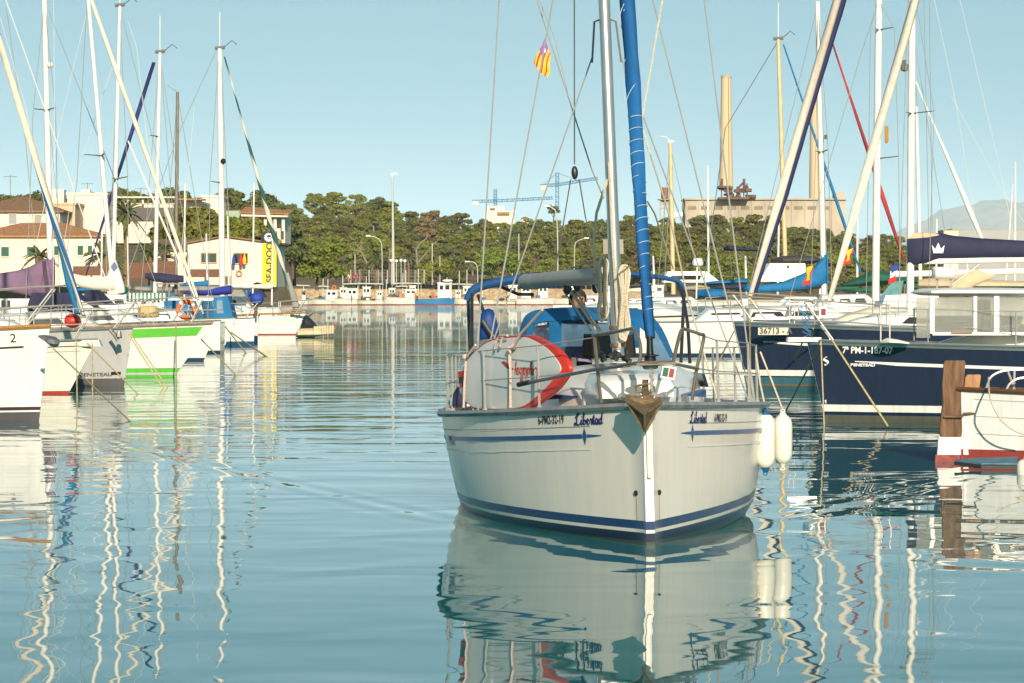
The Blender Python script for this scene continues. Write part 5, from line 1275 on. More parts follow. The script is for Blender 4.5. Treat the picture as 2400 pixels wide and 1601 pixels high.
box(b,'deck_table',363,430,664,667,b.D-.6,1,wired); box(b,'table_leg',394,399,667,700,b.D-.3,.1,wired)
wires(b4,[[(126,0),(128,300),(124,720)],[(0,40),(60,250),(135,640)],[(210,0),(150,250),(88,560)],[(262,160),(170,440),(140,640)],[(300,50),(320,110),(345,330),(420,640)],[(455,250),(440,430),(420,640)]],.55,whitel,'stay_wire',D=95)
# boats on the outer end of the left pontoon
b=yacht('sailing_yacht','white yacht with a blue dodger, its tall mast left of the yellow banner',590,146,1,9.5,3.2,1.25,1.05,.05,bands('white hull f',[(-1,(.02,.07,.13)),(.2,W1)]),rail=alum)
b.H.cabin(gel,b.r,2.2,7,.5,1.,.45); rails(b,posts=(2,3.6,5.2),far=True)
mast(b,521,720,515,114,7.2,spr=((428,494,521),),head=True)
cover(b,[(292,670,678),(340,672,684),(400,671,686),(460,670,684),(500,671,684),(532,668,686)],[.15,.25,.3,.3,.28,.2],greyc); cover(b,[(430,682,690),(470,680,692),(510,672,692),(540,668,690),(546,672,686)],[.2,.3,.34,.3,.1],M('ultramarine canvas',(.012,.03,.25),.8,var=.2))
box(b,'sprayhood',500,548,694,752,b.D-1.1,2.2,bluec,0,-14); box(b,'hood_window',508,524,704,735,b.D-1.14,.05,M('pale vinyl',(.2,.3,.4),.15),0,-3)
box(b,'blue_netting',384,440,704,728,b.D-1.2,.06,bluec); box(b,'side_cloth',440,500,705,745,b.D-1.0,.1,M('faded blue cloth',(.012,.1,.2),.8,var=.3,sc=3),6,0)
mb=MB(); mb.ball(P(523,378,b.D-.15),.13,8,6); mb.build('deck_light',black,b.r,world=True)
wires(b,[[(514,115),(492,428,-1),(488,720,-1)],[(517,115),(545,700,-1)],[(510,112),(420,310),(300,640)]],.8)
b=yacht('wooden_boat','white boat with a narrow upright stem and navy bottom facing the channel',603,157,1,8.5,2.9,1.35,1.1,.02,bands('white hull g',[(-1,(.01,.025,.07)),(.32,W1)]),yaw=R(-58),cat='boat',rail=wood,rr=.05,shift=0)
b.H.cabin(gel,b.r,2,5,.4,.9,.5)
mb=MB(); mb.ball(P(602,700,156),.35,10,8,(1,.8,.9)); o=solo(mb,'fender',M('blue ball cover',(.015,.05,.3),.7,var=.2,bump=.3,bsc=8),'blue covered ball on the brown post by the black tent','fender')
mb=MB(); mb.tube([P(599,740,156.2),P(600,705,156.2)],.09,7); solo(mb,'post',wooddk,'brown post carrying the blue covered ball','post')
box(b,'number_plate',575,590,762,770,150,.03,gel)
b=yacht('sailing_yacht','white yacht lettered 6a PM-1-28-14 at the end of the left row',692,187,1,11,3.4,1.27,1.05,.5,bands('white hull h',[(-1,(.35,.07,.04)),(.06,W1)]),rail=wood,rr=.05)
htext(b,'6ª PM-1-28-14',.2,637,742,black,.95); htext(b,'3',.2,690,748,black)
b.H.strip(M('grey line far',(.45,.43,.4),.5),b.r,-.48,-.5,.03,.5,'pinstripe',rel=True)
b.H.cabin(gel,b.r,2,7,.5,1.,.5); rails(b,posts=(1.6,3.2,4.8),r=.03,far=True)
stay(b,678,680,526,133,6,2.2,twist('green and white furled sail',(.66,.62,.52),(.03,.1,.09),2.4,.45),dD=0); stay(b,700,742,672,640,9,6,greyc,name='sail_bag')
mast(b,523,720,519,118,2,name='mast',D=b.D+.3)
anchor_on(719,736,187,1,'small anchor on the bow of the lettered white yacht',2.)
fl=thing('floating_raft','low beige floating raft with a black tarpaulin heap beyond the lettered white yacht','raft',Matrix.Translation(P(740,792,176)))
mb=MB(); mb.slab([(694,782,790),(700,770,791),(735,768,791),(738,772,789),(784,766,780),(786,768,778)],176,[.6,.9,.9,.8,.6,.3]); mb.build('float',M('beige raft',(.62,.52,.32),.8,var=.25,sc=3,bump=.4,bsc=6),fl,world=True)
mb=MB(); mb.slab([(706,764,769),(712,742,769),(718,738,769),(730,748,769),(745,766,769)],176,[.2,.6,.7,.6,.2]); mb.build('tarpaulin',M('black tarpaulin',(.02,.022,.03),.6,var=.3,bump=.5,bsc=4),fl,world=True)
for k in range(8):
    mb=MB(); x=738+k*6; mb.tube([P(x,785-k*.5,175.3),P(x,765-k*.3,175.3)],.07,6); mb.build('slat_post',M('beige raft'),fl,world=True)
rl=random.Random(17)
for k,px in enumerate((205,270,335,400,455,505,560,605)):
    D=rl.uniform(215,270); lb='one of the white boats moored in front of the left quay, behind the first row'
    b=yacht('moored_boat',lb,px+rl.uniform(30,50),D,1,rl.uniform(6,8),2.9,1.45,1.25,.5,bands('white quay hull',[(-1,(.03,.05,.1)),(.12,W1)]),cat='boat',group='boats in front of the left quay',rail=alum)
    b.H.cabin(gel,b.r,1.6,5,.6,1.1,rl.uniform(.6,1.1)); m_=rl.choice((navyc,whitesail,creamsail,greyc,bluec)); y=672+rl.uniform(-12,8)
    cover(b,[(px-34,y+3,y+9),(px-8,y,y+11),(px+20,y-2,y+12),(px+34,y-5,y+11)],[.2,.35,.4,.2],m_)
    box(b,'sprayhood',px-22,px+16,y+14,y+30,b.D-1.1,2.,rl.choice((navyc,bluec,greyc,whitesail)),5,-9)
    mast(b,px+32,715,px+32+rl.uniform(-4,4),rl.uniform(500,600) if k%3 else 430,2.2)
# loose things on the left row
def ball(name,px,py,D,rpx,m,label,cat,sq=(1,1,1)):
    mb=MB(); mb.ball(P(px,py,D),rpx*D/F,14,10,sq); return solo(mb,name,m,label,cat)
ball('buoy',170,752,76.5,20,M('scarlet plastic',(.62,.035,.02),.4,var=.1),'round scarlet buoy held in the bow rail of the cream yacht','buoy',(1,1,.85))
ball('barbecue_cover',285,680,100,17,greenc,'dark green covered barbecue on a stern rail above the grey yacht','barbecue',(1,.8,.65))
t=thing('lifebuoy','orange lifebuoy hanging on the rail above the green banded yacht','lifebuoy',Matrix.Translation(P(436,726,93)))
mb=MB(); ringmesh(mb,Vector((0,0,0)),.235,.062,26,10); mb.build('ring',orange,t)
for a in (.6,2.2,3.8,5.4):
    mb=MB(); c=Vector((.235*math.cos(a),0,.235*math.sin(a))); d=Vector((-math.sin(a),0,math.cos(a)))
    mb.tube([c-d*.035,c+d*.035],.068,10); mb.build('band',whitel,t)
mb=MB(); mb.slab([(325,722,744),(332,716,745),(365,716,745),(372,722,744)],97,[.1,.22,.22,.1]); solo(mb,'cushion',M('ochre cushion',(.6,.4,.14),.8,var=.2,sc=5),'ochre yellow cushion tied to the rail above the green banded yacht','cushion')
for k,x in enumerate((577,588)):
    mb=MB(); mb.lathe(P(x,698,286),[(.2,0),(.21,.05),(.21,.6),(.2,.65)],12); solo(mb,'drum',M('blue drum',(.03,.13,.4),.5),('left','right')[k]+' of two blue drums standing under the black tent','drum')
moor('rope from the cream yacht bow down to the water in front of the grey yacht',[(125,817),(316,991)],72,None)
moor('mooring rope from the cream yacht anchor roller crossing the grey hull',[(204,804),(329,924)],74,None)
moor('rope hanging straight down from the cream yacht bow roller',[(178,798),(181,938)],72.5,None)
moor('second rope hanging straight down, just right of the first, at the cream yacht bow',[(216,806),(217,936)],73,None)
moor('rope from the grey yacht bow slanting to the water ahead of the green banded hull',[(300,782),(386,911)],80,None)
moor('rope beside it from the grey yacht bow, reaching the water furthest right',[(304,780),(396,909)],80.5,None)
moor('rope from the green banded yacht bow to the water below its stem',[(431,753),(557,879)],91,None)
moor('rope from the yacht with the blue dodger slanting to the water',[(522,758),(580,829)],140,None)
moor('longer rope right of it slanting to the water below the lettered yacht',[(541,779),(632,838)],146,None)
moor('slack line dropping from the green banded yacht stem',[(412,760),(413,900)],89.5,None)
# ================================================================ right row, bows to the left
hn=bands('navy hull paint',[(-1,(.1,.095,.07)),(.125,(.012,.02,.05)),(.175,(.8,.77,.7)),(.3,NAVY)],.1,dirt=.2,coat=.8)
wt=M('white tape',(.82,.8,.75),.35,var=.04)
b=yacht('sailing_yacht','navy sailing yacht lettered 7a PM-1-187-07 with a clear vinyl wheelhouse',1950,57.6,-1,12,3.9,1.46,1.25,.34,hn,rail=alum,rr=.035,shift=.3)
b.H.strip(alum,b.r,-.005,-.065,.002,.98,'gunwale_strip',rel=True,sides=(1,),off=.012)
b.H.strip(wt,b.r,lambda u:-.335-.03*u,lambda u:-.35-.045*min(1,u*8)-.02*u,.058,.5,'cove_stripe',rel=True,sides=(1,))
htext(b,'7ª PM-1-187-07',.115,1988,830,wt,.82,.005); htext(b,'BENETEAU',.042,2006,861.5,NAVYm:=M('navy patch',NAVY,.3),1.4)
hpanel(b,'name_patch',2004,2050,852,862,NAVYm,.02); htext(b,'BENETEAU',.048,2007,861,wt,1.25,.004).location.y=.016*b.sd
S=[(p.x,p.y,.012+.014*math.sin(math.pi*i/28)) for i,p in enumerate(smoothpath([(.075,.15,0),(.035,.145,0),(.02,.115,0),(.045,.09,0),(.08,.07,0),(.088,.035,0),(.06,.005,0),(.03,.02,0)],4))]
def ribbon(S): 
    L_=[(x-w*.7,z-w*.6) for x,z,w in S]; R_=[(x+w*.7,z+w*.6) for x,z,w in S]
    return [[L_[i],L_[i+1],R_[i+1],R_[i]] for i in range(len(S)-1)]
htext(b,'',1,1944,860,wt,stroke=ribbon(S),name='seahorse_emblem')
htext(b,'',1,1945,952,wt,stroke=[[(0,.035),(.03,.005),(.062,0),(.065,.07),(.04,.065)]],name='bow_mark')
b.H.cabin(gel,b.r,1.9,8.5,.55,1.25,.42,front=1.6); rails(b,posts=(1.9,3.3,4.7,6.1),h=.62)
stay(b,1941,716,2145,0,10.5,11,twist('cream furled genoa',(.8,.73,.62),(.72,.64,.52),.8,.5),ext=1.25,wob=.03)
mb=MB(); mb.box(P(1928,731,b.D-.15),(.14,.12,.19)); nl=mb.build('nav_light',gel,b.r,world=True)
mb=MB(); mb.box(P(1930,731,b.D-.22),(.08,.03,.11)); mb.build('lens',M('dark red lens',(.2,.02,.03),.15),nl); nl2=nl.children[0]; nl2.data.transform(b.W)
mast(b,2420,760,2450,-100,9,ext=1.2)
# bow platform, wheelhouse
box(b,'bow_platform',1846,1925,791,801,b.D-.15,.4,alum,2,0)
whh=M('white hardtop',(.8,.77,.7),.4,var=.06)
cover(b,[(2141,684,688),(2165,676,693),(2230,674,694),(2330,674,694),(2440,676,694)],[.5,1.1,1.25,1.3,1.3],whh,'hardtop',n=14)
vin=M('clear vinyl sheet',(.62,.6,.56),.06,var=.1,trans=.8,spec=.8); DW=b.D-1.2
for x0,x1,sl in ((2148,2180,0),(2190,2282,0),(2290,2330,0),(2342,2430,0)):
    box(b,'vinyl_window',x0,x1,697,792 if x0<2190 else 780,DW,.02,vin)
for x0,x1 in ((2180,2190),(2282,2290),(2330,2342)): box(b,'vinyl_seam',x0,x1,694,782,DW-.01,.05,whh)
box(b,'window_sill',2186,2440,779,786,DW-.02,.08,whh)
for x0,x1,nm in ((2284,2300,'dark_seat_back'),(2306,2322,'console')): box(b,nm,x0,x1,702,778,b.D-.1,.3,M('dark interior',(.05,.05,.05),.6))
box(b,'instrument_panel',2240,2270,754,765,b.D-.2,.2,M('dark interior'))
box(b,'cabin_back',2190,2440,740,782,b.D+1.2,.1,M('pale interior',(.6,.54,.45),.8))
mb=MB(); mb.slab([(2185,628,650),(2190,625,654),(2235,625,654),(2239,629,650)],b.D-.2,[.12,.2,.2,.12]); mb.build('radar_dome',whh,b.r,world=True)
mb=MB(); 
for x in (2196,2228): mb.tube([P(x,653,b.D-.2),P(x,680,b.D-.2)],.02,5)
mb.build('radar_stand',steel,b.r,world=True)
box(b,'grab_rail',2230,2278,779,782,DW-.06,.04,teak,0,0)
mb=MB(); mb.slab([(2062,800,806),(2080,792,807),(2100,795,807),(2130,802,808)],b.D-1.1,[.1,.3,.3,.1]); solo(mb,'sail_bundle',whitesail,'white bundle of sailcloth on the side deck of the near navy yacht','sail')
bn_=b
# far navy yacht
hn2=bands('navy hull paint b',[(-1,(.045,.1,.12)),(.1,(.2,.11,.03)),(.14,(.045,.12,.15)),(.3,(.012,.02,.05)),(.33,(.8,.77,.7)),(.47,NAVY)],.12,dirt=.2,coat=.8)
b=yacht('sailing_yacht','navy sailing yacht with a cream number board 36713-A on its bow',1758,77.5,-1,12.5,3.9,1.62,1.35,.3,hn2,rail=alum,rr=.035,shift=.3)
b.H.strip(alum,b.r,-.005,-.075,.002,.98,'gunwale_strip',rel=True,sides=(1,),off=.012)
b.H.strip(wt,b.r,lambda u:-.43-.02*u,lambda u:-.46-.03*min(1,u*8)-.02*u,.05,.5,'cove_stripe',rel=True,sides=(1,))
hpanel(b,'name_patch',1794,1829,798,806,NAVYm,.02); htext(b,'BENETEAU',.045,1797,805,wt,1.25).location.y=.016*b.sd
box(b,'number_board',1777,1848,768,785,b.D-1.02,.06,M('cream board',(.7,.62,.48),.7,var=.1)); 
vs,fs=textverts('36713 - A',.135,1.0,.006); o0=b.W@P(1780,782,b.D-1.04); mb=MB(); mb.add([(o0.x-x,o0.y,o0.z+y) for x,y in vs],fs); mb.build('number_lettering',M('dark lettering',(.06,.06,.06),.6),b.r,smooth=0)
b.H.cabin(gel,b.r,2.0,9,.55,1.25,.42,front=1.6); rails(b,posts=(1.9,3.3,4.7,6.1))
stay(b,1756,702,1962,0,10,10,twist('navy and cream furled genoa',(.78,.7,.58),(.6,.52,.42),.6,.5),ext=1.35,wob=.03); stay(b,1769,690,1976,0,8.5,8,M('navy sail strip',(.014,.018,.075),.75,var=.3,sc=3,bump=.5,bsc=5,stretch=(1,1,.3)),name='sail_strip',D=b.D+.1,ext=1.35,wob=.06)
mb=MB(); mb.box(P(1745,708,b.D-.1),(.16,.12,.16)); mb.build('nav_light',gel,b.r,world=True)
mast(b,2133,745,2138,0,9,ext=1.35,spr=((266,2124,2189),))
mb=MB(); mb.lathe(P(2120,168,b.D-.3),[(.02,0),(.09,.03),(.1,.16),(.05,.2),(.05,.28)],10); mb.build('radar_reflector',wired,b.r,world=True)
cover(b,[(2126,556,621),(2140,553,622),(2170,550,617),(2200,545,606),(2235,552,606),(2300,558,604),(2440,566,604)],[.1,.2,.24,.24,.22,.22,.2],navyc)
cover(b,[(2126,552,570),(2140,545,570),(2170,544,566),(2200,548,560),(2235,555,566),(2300,563,574),(2440,572,582)],[.06,.14,.18,.18,.16,.14,.14],M('sand canvas',(.6,.46,.29),.85,var=.12,sc=4),'sail_top')
mb=MB(); c0=P(2199,584,b.D-.27); s=.012
mb.prism([c0+Vector((x*s*1.6,0,y*s*1.6)) for x,y in ((-6,-5),(6,-5),(8,5),(3.5,0),(0,8),(-3.5,0),(-8,5))],(0,.06,0)); mb.build('crown_emblem',wt,b.r,world=True,smooth=0)
spar(b,2165,612,2440,606,8); spar(b,2230,668,2296,618,2.4,alum,'boom_vang')
wires(b,[[(2130,-40),(2120,260,-.8),(2105,745,-1)],[(2140,-40),(2189,262,-.8),(2175,745,-1)],[(2136,50),(2230,640)],[(2165,-10),(2178,600)],[(2178,0),(2186,620)]],.8)
b.H.strip(alum,b.r,0,0,.1,.1,'x') if 0 else None
# boats behind, bow right, white sailing boats and motor boats
b=yacht('motor_yacht','white motor yacht with an oval porthole between the front yacht and the navy bows',1740,126,1,9,3.4,1.55,1.3,.35,bands('white motor hull',[(-1,(.08,.17,.16)),(.22,(.04,.04,.05)),(.3,W1)]),yaw=R(-42),cat='motor yacht',rail=black,rr=.03)
b.H.cabin(gel,b.r,2.,8,.7,1.2,.6,front=2.2); rails(b,posts=(1.8,3.4,5,6.6),r=.02)
hpanel(b,'porthole',1645,1680,752,757,black)
anchor_on(1702,760,127.5,1,'shiny anchor on the white motor yacht bow next to the navy bow',1.7)
b=yacht('sailing_yacht','sailing yacht with a white mast and bare white boom standing behind the navy hulls',1790,100,-1,11,3.6,1.5,1.25,.3,bands('white hull i',[(-1,(.03,.05,.1)),(.1,W1)]),rail=alum)
b.H.cabin(M('cream coachroof',(.7,.62,.48),.5,var=.1),b.r,2,8.5,.6,1.2,.55,front=1.5); rails(b,posts=(2,3.6,5.2))
mast(b,2052,706,2060,0,9,ext=1.3,spr=((70,2052,2094),(372,2052,2107)))
spar(b,2086,643,2440,634,7.5); cover(b,[(2230,668,676),(2250,640,690),(2290,630,668),(2330,640,650)],[.1,.15,.15,.06],M('sand canvas'),'folded_awning')
wires(b,[[(2060,0),(2096,68,-.8),(2106,370,-.8),(2110,705,-1)],[(2058,0),(2040,70,-.8),(2036,372,-1),(2030,700,-1)],[(2060,0),(2020,120),(1850,700)]],.8)
mb=MB(); mb.slab([(2074,296,334),(2078,294,337),(2082,297,333)],b.D,[.05,.08,.05]); mb.build('hanging_buoy',M('amber plastic',(.5,.22,.03),.5),b.r,world=True)
b=yacht('sailing_yacht','sailing yacht with bright blue sail cover and a red furled headsail',2125,122,1,11,3.5,1.5,1.25,.4,bands('white hull j',[(-1,(.03,.05,.1)),(.1,W1)]),rail=alum)
b.H.cabin(gel,b.r,2,8,.6,1.2,.5)
mast(b,1932,690,1916,4,7.3,spr=((357,1912,1940),)); stay(b,2118,610,1936,55,5.4,2.5,twist('red furled sail',(.5,.04,.035),(.42,.03,.03),1.5,.5))
cover(b,[(1743,668,684),(1780,668,686),(1830,662,684),(1880,642,680),(1905,628,674),(1925,606,670),(1940,592,667)],[.12,.2,.28,.3,.3,.26,.14],bluec); cover(b,[(1924,591,668),(1932,590,668),(1940,592,667)],[.1,.16,.1],bluec,'mast_boot')
wires(b,[[(1917,8),(1912,357,-.8),(1900,690,-1)],[(1917,8),(1941,354,-.8),(1950,690,-1)],[(1917,8),(1750,700)]],.8)
mb=MB(); mb.box(P(1936,321,b.D-.3),(.12,.12,.16)); mb.build('deck_light',black,b.r,world=True)
b=yacht('sailing_yacht','sailing yacht with a varnished cream mast and a dark grey canopy',2030,150,1,11,3.5,1.5,1.25,.4,bands('white hull k',[(-1,(.03,.05,.1)),(.1,W1)]),rail=alum)
mast(b,1842,660,1824,92,5.5,M('cream mast',(.66,.5,.26),.5,var=.15,sc=2),head=True); stay(b,2017,638,1836,104,4,2.2,bluec)
box(b,'deckhouse',1780,1895,617,660,b.D-1.2,2.4,gel,25,-8); cover(b,[(1808,608,620),(1830,600,620),(1870,598,620),(1905,600,618),(1922,606,612)],[.5,1.2,1.2,1.2,.6],M('charcoal canvas',(.06,.055,.05),.85,var=.2),'canopy'); wins(b,[(1845,1850,622,628,0)],b.D-1.25)
cover(b,[(1697,579,588),(1706,576,588),(1740,580,588),(1776,584,589)],[.5,1.1,1.1,.8],navyc,'bimini'); wires(b,[[(1720,586,-.8),(1765,622,-.8)],[(1710,588,-.8),(1716,650,-.8)],[(1824,95),(1700,300),(1650,660)]],1.,alum,'bimini_frame')
b=yacht('sailing_yacht','small sailing boat with a cream mast just right of the blue furled sail',1545,205,-1,8,2.8,1.3,1.1,.4,bands('white hull l',[(-1,(.03,.05,.1)),(.1,W1)]),rail=alum)
mast(b,1578,690,1571,336,5.5,M('cream mast')); mb=MB(); mb.tube([P(1566,333,b.D),P(1579,332,b.D)],.1,7); mb.tube([P(1571,336,b.D),P(1564,322,b.D),P(1548,319,b.D)],.03,5); mb.build('masthead_light',whitel,b.r,world=True)
b.H.cabin(gel,b.r,2,6,.5,1.,.5); wires(b,[[(1571,340),(1540,690)],[(1571,340),(1640,660)],[(1571,440),(1555,690)]],.8); box(b,'radar',1580,1600,497,507,b.D,.5,whh); spar(b,1571,508,1592,508,1.5,name='radar_bracket')
b=yacht('motor_yacht','long low white motor yacht behind the front yacht stern arch',1700,190,1,9,3.6,1.9,1.6,1.2,bands('white motor hull b',[(-1,(.05,.1,.2)),(.12,W1)]),yaw=R(-45),cat='motor yacht',rail=gel)
box(b,'saloon',1555,1690,636,662,b.D-1.4,2.8,gel,10,-34); wins(b,[(1570,1640,646,655,4)],b.D-1.45)
b=yacht('sailing_yacht','white boat with blue boom tent and radar on a pole, right of the stern arch',1790,140,1,8.5,3.2,1.4,1.2,.5,bands('white hull m',[(-1,(.03,.05,.1)),(.1,W1)]),yaw=R(-40),cat='sailing yacht',rail=alum)
b.H.cabin(gel,b.r,2,7,.6,1.1,.5)
cover(b,[(1640,664,668),(1670,659,667),(1710,656,666),(1750,652,666)],[.1,.5,.6,.4],bluec,'boom_tent'); cover(b,[(1636,680,698),(1660,676,702),(1700,678,700)],[.3,.8,.5],bluec,'cockpit_cover'); spar(b,1634,672,1750,663,3,M('honey wood boom',(.55,.33,.1),.5,var=.2))
spar(b,1632,700,1634,625,2,name='radar_pole'); mb=MB(); mb.slab([(1622,612,622),(1626,605,625),(1644,605,625),(1648,612,622)],b.D,[.12,.24,.24,.12]); mb.build('radar_dome',whh,b.r,world=True)
b=yacht('motor_boat','boat under a dark green cover with a brown gunwale, behind the navy yachts',2150,150,1,9,3,1.5,1.3,.6,bands('brown hull',[(-1,(.05,.02,.015)),(.9,(.1,.045,.03))]),cat='motor boat')
cover(b,[(1975,664,672),(2010,650,672),(2045,632,670),(2080,636,668),(2115,648,666),(2150,656,664)],[.4,1.1,1.3,1.3,1.1,.3],greenc,'boat_cover')
b=yacht('motor_boat','white motor boat with a teal tinted windscreen beside the thick white mast',2040,108,-1,9,3.,1.5,1.3,.5,bands('white hull n',[(-1,(.03,.05,.1)),(.1,W1)]),cat='motor boat',rail=alum)
mb=MB(); mb.prism([P(2064,694,b.D-1.2),P(2112,690,b.D-1.2),P(2118,658,b.D-1.0),P(2092,660,b.D-1.0)],(0,.04,0)); mb.build('windscreen',M('teal glass',(.12,.28,.26),.08,var=.2,spec=.8),b.r,world=True); box(b,'cabin_front',2066,2200,692,720,b.D-1.2,2.4,gel,10,0)
b=yacht('sailing_yacht','sailing yacht with a white furled headsail at the far right beyond the navy sail cover',2330,165,1,11,3.5,1.5,1.25,.4,bands('white hull o',[(-1,(.03,.05,.1)),(.1,W1)]),rail=alum)
mast(b,2158,690,2148,250,4.5); stay(b,2318,600,2146,192,6.5,2.4,whitesail); wires(b,[[(2146,192),(2150,250)],[(2148,250),(2120,690)]],.9)
cover(b,[(2150,655,676),(2200,650,680),(2300,655,678),(2420,660,676)],[.5,1.3,1.3,.8],M('sand canvas'),'boom_awning')
b=yacht('sailing_yacht','distant sailing yacht whose thin aerial stands against the pale mountain',2420,210,1,10,3.2,1.4,1.2,.4,bands('white hull p',[(-1,(.03,.05,.1)),(.1,W1)]),rail=alum)
mast(b,2355,690,2374,432,1.8,ext=1.); wires(b,[[(2230,225),(2350,450),(2400,520)],[(2190,0),(2240,240),(2300,600)],[(2250,0),(2345,400),(2395,650)]],.55,whitel,'stay_wire')
cover(b,[(2290,676,690),(2330,664,694),(2420,668,694)],[.4,1.2,1.2],navyc,'cockpit_cover')
for px,py0,py1,D,lb in ((1898,620,664,119,'red and yellow ensign hanging by the blue sail cover'),(1992,580,616,140,'red and yellow flag hanging beside the sloping cream sail'),(2098,618,660,76,'faded tricolour flag bundled under the navy sail cover')):
    rows=[[(px+8-3.2*j+2.2*math.sin(i*.9+j)-(i*.9),py0+(py1-py0)*i/8+j*1.6) for j in range(6)] for i in range(9)]
    t3=[(fbl,lambda i,j:i<3),(fw,lambda i,j:i<5),(fr,lambda i,j:True)] if px>2050 else [(fr,lambda i,j:j<1 or i>5),(fy,lambda i,j:j<4),(fr,lambda i,j:True)]
    flag('ensign',rows,D,t3,lb)
rq=random.Random(9)
for k,px in enumerate((1500,1600,1690,1770,1860,1950,2040,2130,2230,2330,2420)):
    lb='one of the distant white boats packed along the right basin behind the navy yachts'; D=rq.uniform(250,420)
    b=yacht('moored_boat',lb,px+rq.uniform(-20,20),D,rq.choice((1,-1)),rq.uniform(8,11),3.2,1.5,1.3,.5,bands('white basin hull',[(-1,(.03,.05,.1)),(.12,W1)]),cat='boat',group='distant boats in the right basin',rail=alum)
    b.H.cabin(gel,b.r,2,7,.7,1.2,rq.uniform(.5,1.1)); m_=rq.choice((navyc,bluec,creamsail,greyc,greenc)); x=px+rq.uniform(-30,30); y=672+rq.uniform(-6,4)
    cover(b,[(x-38,y+3,y+9),(x-10,y,y+10),(x+20,y-2,y+11),(x+36,y-5,y+11)],[.2,.35,.4,.2],m_)
    mast(b,x+34,690,x+34+rq.uniform(-4,4),rq.uniform(380,520) if k%2 else 600,2.6)
# wooden llaut boat at the right edge
lw=bands('llaut paint',[(-1,(.28,.045,.035)),(.17,(.78,.76,.72))],.45,dirt=.18,coat=0)
b=yacht('wooden_boat','white planked wooden boat with a red waterline, cut by the right frame edge',2270,43.9,-1,7,2.6,1.0,.85,.06,lw,cat='boat',dk=M('dark decking',(.2,.1,.05),.6,var=.3),ex=.7,shift=.3)
H_=b.H; dw=M('dark oiled wood',(.11,.05,.025),.5,var=.35,sc=6,stretch=(1,6,6))
H_.rail(dw,b.r,.034,zo=.0,name='rubbing_strake',out=.02)
for z in (-.13,-.36,-.6): H_.strip(M('plank seam',(.36,.34,.31),.6),b.r,z,z-.009,.03,.95,'plank_seam',rel=True,sides=(1,),off=.004)
oldw=M('weathered brown timber',(.17,.085,.04),.75,var=.55,sc=5,bump=.7,bsc=14,stretch=(3,3,.5)); ow2=M('orange timber',(.42,.2,.07),.6,var=.35,sc=5,bump=.4,bsc=14,stretch=(3,3,.5))
def lp(px,py,d=0): return b.W@P(px,py,b.D+d)
mb=MB(); secs=[]
for px,py,w in ((2238,845,22),(2237,850,25),(2233,900,25),(2232,945,23),(2230,985,26),(2229,1010,27),(2228,1024,24)): secs.append([lp(px,py)+Vector((-x*w*b.D/F,y*.05,0)) for x,y in ((-1,-.7),(-.8,-1),(.8,-1),(1,-.7),(1,.7),(.8,1),(-.8,1),(-1,.7))])
mb.loft(secs); rud=mb.build('rudder',oldw,b.r)
for y0,y1,x0,x1,m,nm in ((1024,1066,2200,2252,M('white paint worn',(.75,.72,.68),.6,var=.12,sc=4),'rudder_blade'),(1066,1096,2193,2250,M('worn red antifouling',(.26,.05,.04),.7,var=.4,sc=10),'rudder_foot')):
    mb=MB(); mb.prism([lp(x0-3,y1,-.045),lp(x1,y1,-.045),lp(x1,y0,-.045),lp(x0,y0,-.045)],(0,-.09,0)); mb.build(nm,m,rud,smooth=0)
mb=MB(); secs=[]
for px,py,w in ((2282,878,15),(2280,884,18),(2274,925,17)): secs.append([lp(px,py)+Vector((-x*w*b.D/F,y*.05,0)) for x,y in ((-1,-.8),(-.8,-1),(.8,-1),(1,-.8),(1,.8),(.8,1),(-.8,1),(-1,.8))])
mb.loft(secs); mb.build('sternpost_head',ow2,b.r)
mb=MB(); mb.prism([lp(2258,1066,-.06),lp(2284,1066,-.06),lp(2283,925,-.06),lp(2260,925,-.06)],(0,-.12,0)); mb.build('sternpost',M('white paint worn'),b.r,smooth=0)
tubes('rudder_iron',M('rusty iron',(.2,.12,.07),.6,metal=.4,var=.4,sc=10),b.r,[[lp(2212,977,-.08),lp(2255,977,-.1),lp(2258,970,-.1),lp(2308,969,-.15)]],.02,7)
tubes('stern_rail',steel,b.r,[smoothpath([lp(2310,925),lp(2316,895),lp(2330,878),lp(2360,868),lp(2410,866)],4),[lp(2362,869),lp(2382,925)],[lp(2378,868),lp(2376,915)],smoothpath([lp(2355,925,-.3),lp(2365,902,-.3),(lp(2385,888,-.3)),lp(2420,884,-.3)],4)],.018,7)
tubes('boat_rope',rope,b.r,[smoothpath([lp(2317,885),lp(2320,930,-.9),lp(2340,975,-1.),lp(2370,1005,-1),lp(2410,1022,-1)],4)],.012,5)
fp_=thing('float_plank','narrow black and blue gangplank lying at the water beside the wooden boat stern','plank',Matrix.Translation(P(2310,1098,42.6)))
mb=MB(); mb.prism([P(2236,1090,42.8),P(2300,1099,42.5),P(2386,1100,42.5),P(2388,1082,43.2),P(2300,1084,43.3)],(0,0,.045)); mb.build('plank_body',M('black plank',(.025,.025,.025),.6,var=.3),fp_,world=True,smooth=0)
mb=MB(); mb.prism([P(2238,1081,42.85),P(2300,1089,42.6),P(2384,1090,42.6),P(2386,1074,43.2),P(2300,1076,43.25)],(0,0,.02)); mb.build('plank_top',M('blue plank',(.06,.17,.23),.6,var=.4,sc=6),fp_,world=True,smooth=0)
fender(2383,2425,1075,1150,41.5,M('grey fender end',(.3,.29,.27),.5),'greyish white fender at the right frame edge by the wooden boat')
moor('cream rope from the near navy bow across its hull to the water',[(1950,797),(2081,999)],56.5,55.6,.02)
moor('rope from the near navy bow roller down left to the water behind the fenders',[(1923,807),(1831,978)],56.8,None,.018)
moor('rope dropping straight from the near navy stem',[(1924,800),(1932,1000)],57,None,.014)
moor('rope from the far navy bow slanting left into the water',[(1886,790),(1823,905)],76,None,.016,drop=.1)
